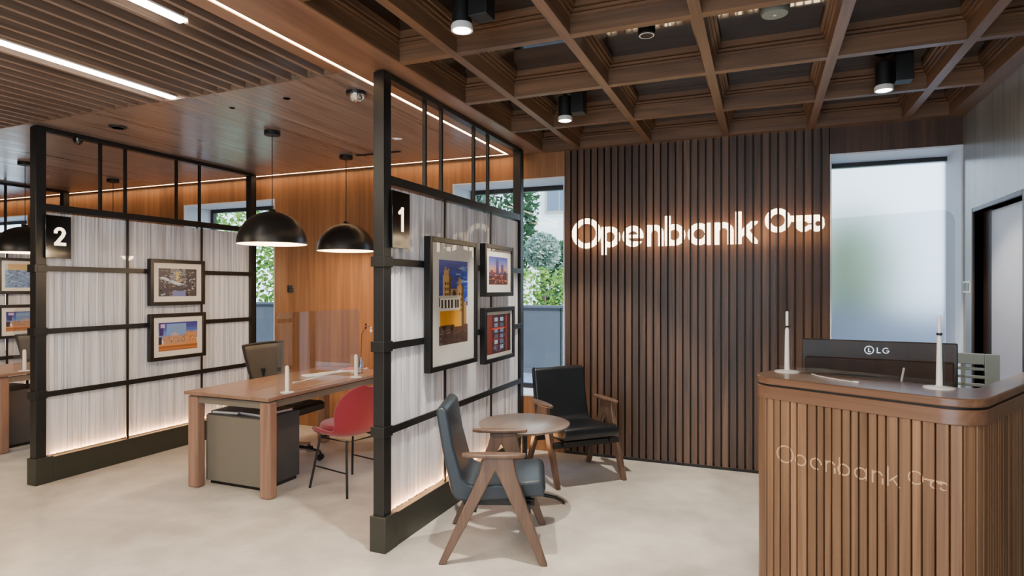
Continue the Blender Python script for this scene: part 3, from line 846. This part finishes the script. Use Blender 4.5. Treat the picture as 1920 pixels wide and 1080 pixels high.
make_visitor('raspberry red shell chair on thin black legs at the desk', (-2.935, 3.885, 0), math.radians(167))

# ------------------------------------------------------------------ lounge chairs and table
def make_lounge(label, loc, rz, leather):
    t = thing('lounge_chair', label, 'armchair', loc, rz)          # origin at rear foot of one side frame; faces +X, second frame at y=.585
    prof_out = [(.555, .375), (.55, .355), (.30, .335), (.10, .322), (.055, .335), (.03, .38), (-.02, .62), (-.052, .81), (-.05, .845)]
    prof_in = [(-.02, .852), (.012, .832), (.045, .64), (.095, .455), (.125, .425), (.16, .415), (.35, .425), (.52, .445), (.55, .435), (.562, .40)]
    m = MB(); m.prism(prof_out+prof_in, .055, .53, 'Y'); m.build('upholstered_shell', leather, t, bevel=.022, seg=4, smooth=60)
    m = MB(); m.box((.10, .075, .30), (.50, .095, .335)); m.box((.10, .49, .30), (.50, .51, .335)); m.box((.44, .0, .285), (.48, .585, .325)); m.box((.14, 0, .285), (.18, .585, .325))
    m.build('seat_frame', 'black_matt', t)
    A = [(-.03, 0), (.008, 0), (.298, .515), (.528, 0), (.572, 0), (.405, .475), (.385, .592), (.222, .592), (.190, .45)]
    for y in (-.018, .567):
        fr = MB(); fr.prism([(-.03, 0), (.010, 0), (.262, .470), (.285, .517), (.310, .470), (.530, 0), (.572, 0), (.400, .50), (.385, .592), (.222, .592), (.198, .50)], y, y+.036, 'Y')
        fo = fr.build('side_frame', 'chair_wood', t, bevel=.006, smooth=30)
        yc = y+.018
        pl = [(.10, yc-.012), (.14, yc-.028), (.26, yc-.038), (.38, yc-.032), (.45, yc-.015), (.455, yc+.012), (.38, yc+.032), (.26, yc+.038), (.14, yc+.028), (.10, yc+.012)]
        ar = MB(); ar.prism(pl, .590, .612); ar.build('armrest', 'chair_wood', fo, bevel=.007, seg=3, smooth=30)
    return t
make_lounge('blue-grey leather armchair with wooden A-frame sides before the pictures', (-1.627, 2.984, 0), math.radians(20.2), 'leather_blue')
B0 = Vector((-1.43, 4.41, 0)); ang = math.radians(-45)
# the second one: frame feet front at (-1.43,4.41) and (-1.016,4.826), facing away from the corner
ex = Vector((math.cos(ang), math.sin(ang), 0)); loc = Vector((-1.43, 4.41, 0))-ex*.552
make_lounge('black leather armchair with wooden A-frame sides in the corner by the slat wall', tuple(loc), ang, 'leather_black')

t = thing('coffee_table', 'round walnut coffee table with black metal foot between the armchairs', 'table', (-1.552, 4.02, 0))
m = MB(); m.lathe([(.27, .545), (.31, .558), (.32, .566), (.32, .572), (.315, .575)], 64); m.build('tabletop', 'table_wood', t, smooth=40)
m = MB(); m.lathe([(.022, .03), (.022, .53), (.09, .538), (.09, .546)], 20); m.build('column', 'black_steel', t)
for k in range(4):
    a = PI/2*k+.35; d = Vector((math.cos(a), math.sin(a), 0))
    m = MB(); m.tube([d*.015+Vector((0, 0, .075)), d*.12+Vector((0, 0, .07)), d*.22+Vector((0, 0, .05)), d*.27+Vector((0, 0, .025)), d*.28+Vector((0, 0, .009))], [.012, .012, .011, .010, .009], 10); m.build('foot', 'black_steel', t)

# ------------------------------------------------------------------ pendants
def make_pendant(label, x, y):
    t = thing('pendant_lamp', label, 'lamp', (x, y, 1.872))
    r = .268; out = [(r*math.cos(a), r*math.sin(a)*.98) for a in [PI/2*k/14 for k in range(14)]]+[(.03, r*.985), (.02, r+.012)]
    m = MB(); m.lathe(out, 48, cap0=False, tone=.5); sh = m.build('shade', 'frame_black', t, smooth=60)
    inn = [((r-.006)*math.cos(a), (r-.006)*math.sin(a)*.98) for a in [PI/2*k/14 for k in range(14)]]+[(.02, (r-.006)*.99)]
    m = MB(); m.lathe([(r, 0)]+inn, 48, cap0=False); m.build('shade_lining', 'lamp_inner', sh, smooth=60)
    m = MB(); m.lathe([(.004, 0), (.035, .02), (.045, .05), (.03, .085), (.016, .11), (.016, .25)], 20, (0, 0, .03)); m.build('bulb', 'bulb_glow', t)
    m = MB(); m.tube([(0, 0, r), (0, 0, CH-1.872-.03)], .0035, 8); m.build('cord', 'black_matt', t)
    m = MB(); m.lathe([(.062, 0), (.062, .034)], 28, (0, 0, CH-1.872-.034)); m.build('canopy', 'black_matt', t, bevel=.003)
    lamp('pendant_light', 'POINT', (0, 0, .02), 26, '#ffdcb0', t, .06)
    return t
pn = make_pendant('black dome pendant over the near end of the walnut desk by the red chair', -3.65, 3.83)
dup(pn, (-3.67, 4.80, 1.872), 0, 'black dome pendant over the far end of the desk, beside screen wall 1')
dup(pn, (-6.83, 3.83, 1.872), 0, 'black dome pendant partly hidden by the post of screen wall 2')
dup(pn, (-6.98, 4.83, 1.872), 0, 'black pendant whose dome hides behind screen wall 2, only cord and canopy showing')

# ------------------------------------------------------------------ ceiling fittings
def make_spot(label, x, y, zl, tilt, e):
    t = thing('track_spotlight', label, 'spotlight', (x, y, zl))
    m = MB(); m.lathe([(.048, .03), (.048, .17), (.03, .18)], 28); m.build('barrel', 'black_matt', t)
    m = MB(); m.lathe([(.048, .03), (.052, .02), (.052, .0), (.044, .0), (.044, .012)], 28, cap0=False, cap1=False); m.build('bezel', 'white_enamel', t)
    m = MB(); m.lathe([(.043, .006), (.043, .012)], 28); m.build('lens', 'lamp_lens', t)
    m = MB(); m.box((.055, -.05, .04), (.15, .05, .20)); m.build('gear_box', 'black_matt', t, bevel=.004)
    m = MB(); m.tube([(0, 0, .17), (0, 0, CH+.155-zl)], .009, 8); m.build('stem', 'black_matt', t)
    m = MB(); m.box((.09, -.012, .19), (.11, .012, CH+.155-zl)); m.build('bracket', 'black_matt', t)
    lamp('spot_beam', 'SPOT', (0, 0, -.005), e, '#fff1de', t, .03, rot=tilt, spot=75, blend=.35)
    return t
make_spot('black ceiling spotlight with bright lens and grey box, in the coffer over the blue armchair', -1.32, 2.60, 2.74, (0, .12, 0), 190)
make_spot('black ceiling spotlight hanging in the coffers midway to the sign', -1.33, 4.27, 2.735, (.15, .05, 0), 170)
make_spot('black ceiling spotlight in the coffers above the reception counter', .69, 4.36, 2.735, (.1, -.1, 0), 120)
t = thing('cylinder_downlight', 'short black cylinder fitting with a pale ring, in the coffer before the sign', 'light', (-.57, 3.28, 2.86))
m = MB(); m.lathe([(.04, 0), (.045, .005), (.045, .074)], 24); m.build('barrel', 'black_matt', t)
m = MB(); m.lathe([(.034, -.002), (.040, -.002), (.040, .002)], 24, cap0=False, cap1=False); m.build('ring', 'white_enamel', t)
t = thing('ceiling_speaker', 'round grey ceiling disc in the coffer next to the black cylinder fitting', 'speaker', (.055, 3.28, 2.865))
m = MB(); m.lathe([(.01, -.004), (.06, 0), (.066, .012), (.064, .03)], 32); m.build('cover', 'grey_plastic', t)
m = MB(); m.box((-.07, -.05, .03), (.07, .05, .069)); m.build('mount_box', 'black_matt', t)
m = MB(); m.lathe([(.006, -.007), (.010, -.003)], 12); m.build('indicator', 'white_enamel', t)
t = thing('dome_camera', 'chrome dome security camera on the plank ceiling beside the post of screen wall 1', 'camera', (-2.42, 3.27, CH))
m = MB(); m.lathe([(.062, -.02), (.066, -.012), (.066, 0)], 28); m.build('mount_ring', 'black_steel', t)
m = MB(); m.lathe([(.004, -.068), (.028, -.060), (.046, -.042), (.055, -.02)], 28, cap1=False); m.build('dome', 'chrome', t)
for x, y, r, lb in ((-2.926, 3.20, .022, 'small recessed ceiling sensor, the one closer to the dome camera'), (-3.433, 3.225, .017, 'smallest recessed ceiling sensor, the one closer to the pendant over the desk')):
    t = thing('ceiling_sensor', lb, 'sensor', (x, y, CH))
    m = MB(); m.lathe([(r, -.004), (r*1.15, 0)], 20, cap0=False); m.build('ring', 'black_steel', t)
    m = MB(); m.lathe([(r*.5, -.004), (r, -.004)], 20); m.build('lens', 'chrome', t)
t = thing('recessed_downlight', 'dark oval recessed downlight on the plank ceiling near screen wall 2', 'light', (-4.657, 3.26, CH))
m = MB(); m.lathe([(.040, -.014), (.062, -.010), (.066, 0)], 28, cap0=False, cap1=False); m.build('ring', 'black_steel', t)
m = MB(); m.lathe([(.02, -.014), (.042, -.014)], 24); m.build('lens', 'chrome', t)
t = thing('rail_camera', 'small dark camera fixed to the top rail of screen wall 2', 'camera', (-5.19, 3.30, 2.742))
m = MB(); m.lathe([(.006, -.05), (.024, -.042), (.036, -.02), (.038, 0)], 24); m.build('dome', 'black_gloss', t)
m = MB(); m.box((-.034, -.02, 0), (.034, .02, .003)); m.build('clip', 'black_steel', t)
t = thing('slot_vent', 'narrow black slot vent in the plank ceiling behind the far pendant', 'vent', (-3.33, 4.83, CH))
m = MB(); m.box((-.24, -.022, -.006), (.24, .022, 0)); m.build('frame', 'black_matt', t)
m = MB(); m.box((-.23, -.006, -.009), (.23, -.002, -.006)); m.box((-.23, .004, -.009), (.23, .008, -.006)); m.build('slats', 'black_steel', t)
t = thing('wall_socket', 'small black socket on the honey wood wall', 'socket', (-4.89, YW, 1.47))
m = MB(); m.box((-.04, -.010, 0), (.04, 0, .08)); m.build('plate', 'black_gloss', t, bevel=.003)
m = MB(); m.box((-.016, -.013, .028), (.016, -.010, .052)); m.build('insert', 'grey_steel', t)
t = thing('light_switch', 'pale double light switch on the wall beside the frosted window', 'switch', (XR, 5.30, 1.485))
m = MB(); m.box((-.010, -.085, 0), (0, .085, .085)); spl = m.build('plate', 'white_plastic', t, bevel=.003)
for y in (-.042, .042):
    m = MB(); m.box((-.015, y-.028, .014), (-.010, y+.028, .071)); m.build('rocker', 'grey_plastic', spl, bevel=.002)

# ------------------------------------------------------------------ reception counter
RA = math.radians(-28.3)
ev = Vector((math.cos(RA), math.sin(RA), 0)); fv = Vector((-math.sin(RA), math.cos(RA), 0))
RO = ev*(-1.11)+fv*2.765
def RL(ex_, ey_): return RO+ev*(ex_+1.11)+fv*(ey_-2.765)
def arc(cx, cy, r, a0, a1, n=10): return [(cx+r*math.cos(a0+(a1-a0)*k/n), cy+r*math.sin(a0+(a1-a0)*k/n)) for k in range(n+1)]
WL = 1.16
def outline(o, back=.34, wing=.10):
    """counter plan grown by O: front bar with a wing on one side"""
    x0, x1, r = -.465-o, .465+o, .135+o
    p = arc(x0+r, -o+r, r, PI, 1.5*PI)+arc(x1-r, -o+r, r, 1.5*PI, 2*PI)
    p += [(x1, WL), (x1-wing-o*2, WL)]
    p += arc(x1-wing-o*2-.07, back+.07, .07, 0, -PI/2, 6) + arc(x0+.10, back-.10, .10, PI/2, PI, 6)
    return p
rec = thing('reception_counter', 'fluted timber reception counter with rounded corners and engraved lettering', 'counter', tuple(RO), RA)
m = MB(); m.prism(outline(0), 1.066, 1.10, 'Z', .55); m.build('counter_top', 'desk_counter_top', rec, bevel=.006, smooth=30)
m = MB(); m.prism(outline(-.010), 1.056, 1.067, 'Z'); m.build('shadow_gap', 'black_matt', rec)
m = MB(); m.prism(outline(-.002), .998, 1.057, 'Z', .6); m.build('fascia_band', 'desk_counter_top', rec, bevel=.003, smooth=30)
m = MB(); m.prism(outline(-.030), 0, .999, 'Z', .1); m.build('carcass', 'header_wood', rec, smooth=30)
# flutes along the outer path
path = arc(-.465+.135, .135, .123, PI, 1.5*PI, 24); path += [(-.33+.66*k/60, .012) for k in range(1, 60)]; path += arc(.465-.135, .135, .123, 1.5*PI, 2*PI, 24)
path = [(-.453, .30)]+path+[(.453, .135+(WL-.135)*k/60) for k in range(1, 61)]
cum = [0]
for a, b in zip(path, path[1:]): cum.append(cum[-1]+math.hypot(b[0]-a[0], b[1]-a[1]))
def at_len(s):
    for i in range(len(cum)-1):
        if cum[i+1] >= s:
            f = (s-cum[i])/(cum[i+1]-cum[i]); a, b = path[i], path[i+1]
            d = math.hypot(b[0]-a[0], b[1]-a[1]); tx, ty = (b[0]-a[0])/d, (b[1]-a[1])/d
            return (a[0]+(b[0]-a[0])*f, a[1]+(b[1]-a[1])*f, tx, ty)
    a, b = path[-2], path[-1]; d = math.hypot(b[0]-a[0], b[1]-a[1]); return (b[0], b[1], (b[0]-a[0])/d, (b[1]-a[1])/d)
m = MB(); s = .0; FL = []; r2 = random.Random(21)
while s < cum[-1]-.04:
    w = r2.choice((.026, .030, .036, .040)); x, y, tx, ty = at_len(s+w/2); nx, ny = ty, -tx
    q = [(x-tx*w/2-nx*-.0, y-ty*w/2), (x+tx*w/2, y+ty*w/2)]
    poly = [(x-tx*w/2-nx*.02, y-ty*w/2-ny*.02), (x+tx*w/2-nx*.02, y+ty*w/2-ny*.02), (x+tx*w/2, y+ty*w/2), (x+tx*(w/2-.002)+nx*.002, y+ty*(w/2-.002)+ny*.002), (x-tx*(w/2-.002)+nx*.002, y-ty*(w/2-.002)+ny*.002), (x-tx*w/2, y-ty*w/2)]
    dz = 0
    m.prism(poly, .04, .998, 'Z', .1+.8*r2.random())
    if abs(ny+1) < .01: FL.append((x-w/2, x+w/2))
    s += w+.006
m.build('fluted_cladding', 'desk_counter_wood', rec, smooth=0)
m = MB(); m.prism(outline(-.025), 0, .042, 'Z'); m.build('plinth', 'black_matt', rec)
m = MB(); m.box((-.40, .35, .715), (.34, .95, .74)); m.build('work_surface', 'desk_counter_top', rec)
# engraved wordmark: outlines of the strokes
ESC = .331; EX0 = -1.429+1.11
def outl(f, w=.0095): return lambda x, z: f(x, z)+W/2-w
al = [((a-EX0)/ESC, (b-EX0)/ESC) for a, b in FL]
eng = MB()
def engrave(f, x0, x1, name):
    mm = MB()
    for xa, xb, s_, e_ in glyph_strips(outl(f), x0-.03, x1+.03, al, -.1, .33, .005, .006):
        mm.box((EX0+xa*ESC, .0085, .7085+s_*ESC), (EX0+xb*ESC, .0125, .7085+e_*ESC))
    mm.build(name, 'engraving', rec, smooth=0)
for ch, x0, x1, f in GLYPHS: engrave(f, x0, x1, 'letter')
engrave(KEY, 1.62, 2.08, 'key_emblem')

def to_w(lx, ly, z): v = RO+ev*lx+fv*ly; return (v.x, v.y, z)
# acrylic screen on the counter
t = thing('counter_screen', 'large clear acrylic screen standing on the reception counter', 'screen', to_w(-.07, .262, 1.10), RA)
m = MB(); m.prism(rr_poly(-.385, .385, .006, .748, .05), -.003, .003, 'Y'); m.build('acrylic_sheet', 'acrylic', t, smooth=20)
for x in (-.315, .335):
    m = MB(); m.lathe([(.058, 0), (.058, .005), (.014, .010), (.012, .014), (.009, .20), (.009, .212), (.0065, .216), (.0065, .298), (.004, .304)], 24, (x, -.013, 0)); sd = m.build('stand', 'white_enamel', t)
    m = MB(); m.lathe([(.010, 0), (.011, .004), (.010, .010)], 16, (x, -.013, .222)); m.build('screw_collar', 'black_steel', sd)
# monitor, seen from behind
t = thing('monitor', 'wide black computer monitor seen from behind on the reception counter', 'monitor', (.523, 3.515, .7415), math.radians(-5))
m = MB(); m.box((-.335, 0, .20), (.335, .018, .515)); scp = m.build('screen_panel', 'monitor_shell', t, bevel=.006)
m = MB(); m.box((-.318, -.022, .205), (.318, 0, .425)); m.build('rear_housing', 'black_matt', t, bevel=.008)
m = MB(); m.tube([(0, -.035, .02), (0, -.035, .30)], .025, 16); m.build('stand_neck', 'black_matt', t)
m = MB(); m.lathe([(.12, 0), (.12, .008), (.03, .022)], 28, (0, -.03, 0)); m.build('stand_base', 'black_matt', t)
m = MB()
ring = lambda a, b: max(math.hypot(a-.0, b-.0)-.021, .017-math.hypot(a, b))
lf = U(ring, R(-.004, .0, -.010, .010), R(-.004, .008, -.010, -.0065), R(.033, .038, -.014, .014), R(.033, .050, -.014, -.0095))
gf = U(SUB(lambda a, b: max(math.hypot(a-.072, b)-.0145, .0105-math.hypot(a-.072, b)), R(.074, .09, .0, .008)), R(.073, .086, -.003, .001))
for xa, xb, s_, e_ in glyph_strips(U(lf, gf), -.03, .09, [(-.03, .09)], -.03, .03, .0015, .0015): m.box((xa-.03, -.002, .468+s_), (xb-.03, .001, .468+e_))
m.build('badge', 'chrome', scp, smooth=0)
m = MB(); m.box((-.255, -.024, .245), (-.19, -.021, .262)); m.box((-.27, -.025, .222), (-.185, -.021, .232)); m.build('port_panel', 'grey_plastic', t)
m = MB(); m.box((-.06, -.026, .225), (.02, -.021, .25)); m.build('socket_cover', 'grey_steel', t)
t = thing('pen', 'slim pale pen standing behind the reception counter before the monitor', 'pen', to_w(.06, .385, .7415), RA)
m = MB(); m.lathe([(.03, 0), (.03, .01), (.012, .02), (.012, .23), (.02, .24)], 16); m.build('holder', 'black_matt', t)
m = MB(); m.tube([(0, 0, .22), (.01, 0, .30), (.03, 0, .415)], .0045, 8); m.build('barrel', 'white_plastic', t)
t = thing('cable', 'thin white cable lying on the reception counter by the stand of the acrylic screen', 'cable', to_w(-.22, .235, 1.10), RA)
m = MB(); m.tube([(-.04, .01, .004), (0, -.03, .0035), (.06, -.06, .003), (.13, -.09, .003), (.19, -.10, .003)], .003, 6); m.build('cord', 'white_plastic', t)
m = MB(); m.box((.19, -.108, 0), (.215, -.092, .008)); m.build('plug', 'white_plastic', t, bevel=.002)
# receptionist's chair
t = thing('task_chair', 'grey task chair with slotted back behind the reception counter', 'chair', (1.02, 4.28, 0), math.radians(-105))
m = MB(); m.lathe([(.03, .08), (.03, .45)], 16); m.build('gas_lift', 'black_steel', t)
m = MB()
for k in range(5):
    a = 2*PI*k/5; d = Vector((math.cos(a), math.sin(a), 0)); m.tube([Vector((0, 0, .1)), d*.24+Vector((0, 0, .06))], [.022, .014], 8); m.lathe([(.02, 0), (.028, .02), (.02, .05)], 12, tuple(d*.24))
m.build('star_base', 'black_matt', t)
m = MB(); m.box((-.21, -.22, .45), (.22, .22, .51)); m.build('seat', 'grey_steel', t, bevel=.025, seg=3)
m = MB()
m.box((-.245, -.225, .66), (-.225, -.155, 1.125)); m.box((-.245, .155, .66), (-.225, .225, 1.125)); m.box((-.245, -.155, 1.06), (-.225, .155, 1.125)); m.box((-.245, -.155, .66), (-.225, .155, .70))
for k in range(7): m.box((-.242, -.155, .735+k*.048), (-.228, .155, .735+k*.048+.018))
for y in (-.05, .05): m.box((-.242, y-.012, .70), (-.228, y+.012, 1.06))
m.build('backrest', 'grey_plastic', t, bevel=.003)
m = MB(); m.tube([(-.24, 0, .72), (-.25, 0, .55), (-.16, 0, .47), (0, 0, .45)], .018, 8); m.build('back_strut', 'black_matt', t)

# ------------------------------------------------------------------ outside
struct(MB().box((-16, 5.95, .2), (6, 24, .44)), 'ground', 'stone_terrace', 'pale stone terrace outside the windows', smooth=0)
mb = MB()
for i in range(11): mb.box((-11+i*1.24, 7.30, .44), (-11+i*1.24+1.22, 7.40, 1.27))
mb.box((-11.02, 7.28, 1.27), (2.64, 7.42, 1.30)); mb.box((-11.02, 7.26, .44), (2.64, 7.30, .50))
struct(mb, 'wall_garden', 'garden_wall_paint', 'low slate blue garden wall outside the window', smooth=0)
def leaves(m, c, rad, n, size, seed, mat=0, flat=False):
    r = random.Random(seed)
    for i in range(n):
        while True:
            d = Vector((r.uniform(-1, 1), r.uniform(-1, 1), r.uniform(-1, 1)))
            if .02 < d.length < 1: break
        k = d.length; d = d/k*(k**.35)
        if flat: d = Vector((r.uniform(-1, 1), r.uniform(-1, 1), r.uniform(-1, 1)))
        p = Vector((c[0]+d.x*rad[0], c[1]+d.y*rad[1], c[2]+d.z*rad[2]))
        a = Vector((r.uniform(-1, 1), r.uniform(-1, 1), r.uniform(-.4, 1))).normalized(); b = a.cross(Vector((r.uniform(-1, 1), r.uniform(-1, 1), r.uniform(-1, 1)))).normalized()
        s = size*r.uniform(.6, 1.3)
        m.add([p-a*s, p+b*s*.45, p+a*s, p-b*s*.45], [(0, 1, 2, 3)], r.random(), mat)
def shrub(name, label, cat, c, rad, n, size, mat, seed, flat=False, trunk=True, group=None):
    t = thing(name, label, cat, (c[0], c[1], .44), 0, group)
    m = MB(); leaves(m, (0, 0, c[2]-.44), rad, n, size, seed, 0, flat); m.build('foliage', mat, t, smooth=0)
    if trunk:
        m = MB(); m.tube([(0, 0, 0), (.02, 0, (c[2]-.44)*.5), (0, 0, c[2]-.44)], [.05, .04, .02], 8); m.build('trunk', 'stem_brown', t)
    return t
shrub('hedge', 'bright green hedge behind the slate blue garden wall', 'hedge', (-2.6, 8.0, 1.12), (1.2, .35, .68), 4200, .045, 'leaf_bright', 1, flat=True, trunk=False)
shrub('hedge', 'tall green hedge seen over screen wall 2', 'hedge', (-8.6, 8.6, 1.95), (1.6, .5, 1.5), 4500, .07, 'leaf_bright', 2, flat=True, trunk=False)
shrub('shrub', 'pale silvery round shrub above the bright hedge', 'shrub', (-3.24, 9.2, 2.1), (.27, .27, .30), 1500, .05, 'leaf_silver', 3)
shrub('tree', 'dark green tree beside the far post of screen wall 1', 'tree', (-4.72, 10.4, 3.0), (.95, .8, 1.9), 4200, .075, 'leaf_dark', 4)
shrub('tree', 'dark green tree close behind the slat wall corner', 'tree', (-3.35, 10.8, 1.45), (.45, .6, .95), 2200, .07, 'leaf_dark', 5)
shrub('shrub', 'green shrub blurred behind the frosted window', 'shrub', (1.0, 7.9, 1.75), (.5, .42, .75), 3000, .06, 'leaf_bright', 6)
t = thing('apartment_building', 'cream building with a tall window beyond the trees', 'building', (-6, 17, .44))
m = MB(); m.box((-9, 0, 0), (9, 1, 9)); m.build('wall', 'facade', t, smooth=0)
m = MB(); m.box((-9, -.12, 2.2), (9, 0, 2.4)); m.box((-9, -.12, 5.2), (9, 0, 5.4)); m.build('cornice', 'facade_trim', t, smooth=0)
for x in (-7, -4.5, -2.0, .55, 3.1, 5.6):
    f = MB().box((x-.45, -.06, 3.25), (x+.45, 0, 4.4)).build('window', 'facade_trim', t, smooth=0)
    MB().box((x-.36, -.07, 3.33), (x-.02, -.055, 4.32)).box((x+.02, -.07, 3.33), (x+.36, -.055, 4.32)).build('pane', 'window_dark', f, smooth=0)

GROUPS = {'screen_partition': 'screen walls between the desk bays', 'number_sign': 'number signs on the screen walls', 'picture_frame': 'framed pictures on the screen walls',
          'office_desk': 'walnut desks in the bays', 'pedestal_cabinet': 'pedestal cabinets under the desks', 'document_folder': 'folders on the pedestal cabinet',
          'desk_screen': 'acrylic screens on the desks', 'office_chair': 'swivel chairs at the desks', 'lounge_chair': 'armchairs round the coffee table',
          'pendant_lamp': 'dome pendants over the desks', 'track_spotlight': 'spotlights in the coffers', 'ceiling_sensor': 'small sensors in the plank ceiling',
          'led_strip': 'light lines in the ceiling', 'hedge': 'hedges outside', 'shrub': 'shrubs outside', 'tree': 'trees outside', 'cable': 'loose white cables'}
for o in list(COL.objects):
    if o.parent is None and o.name.split('.')[0] in GROUPS: o['group'] = GROUPS[o.name.split('.')[0]]

# ------------------------------------------------------------------ camera, world, lights
cd = bpy.data.cameras.new('camera'); cd.sensor_width = 36; cd.lens = 36*1149/1920; cd.clip_start = .05
cam = bpy.data.objects.new('camera', cd); COL.objects.link(cam); cam.location = (0, 0, 1.52); cam.rotation_euler = (PI/2, 0, math.radians(22.25)); SC.camera = cam
w = bpy.data.worlds.new('sky'); SC.world = w; w.use_nodes = True
nt = w.node_tree; bg = nt.nodes['Background']
tc = nt.nodes.new('ShaderNodeTexCoord'); sp = nt.nodes.new('ShaderNodeSeparateXYZ'); nt.links.new(tc.outputs['Generated'], sp.inputs[0])
cr = nt.nodes.new('ShaderNodeValToRGB'); cr.color_ramp.elements[0].position = .0; cr.color_ramp.elements[0].color = (.74, .87, 1, 1); cr.color_ramp.elements[1].position = .9; cr.color_ramp.elements[1].color = (.42, .64, 1, 1)
nt.links.new(sp.outputs['Z'], cr.inputs['Fac']); nt.links.new(cr.outputs[0], bg.inputs['Color']); bg.inputs['Strength'].default_value = 3.2
lamp('sun', 'SUN', (6, 9, 8), 4.0, '#fff6e8', None, .02, rot=(0, math.radians(52), math.radians(-22)))
# added fill lamps just below the ceiling, belonging to no visible fitting
for i, (x, y, e, c) in enumerate(((-6.5, .6, 70, '#ffe6c8'), (-3.2, .4, 75, '#ffe6c8'), (-.3, .8, 45, '#fff0e0'), (1.0, .9, 14, '#fff0e0'))):
    lamp('fill_area_light', 'AREA', (x, y, CH-.05), e, c, None, 1.6, 1.2)
SC.view_settings.view_transform = 'AgX'; SC.view_settings.look = 'None'; SC.view_settings.exposure = .62
SC.cycles.use_denoising = True
SC.cycles.max_bounces = 10; SC.cycles.transparent_max_bounces = 24; SC.cycles.sample_clamp_indirect = 6
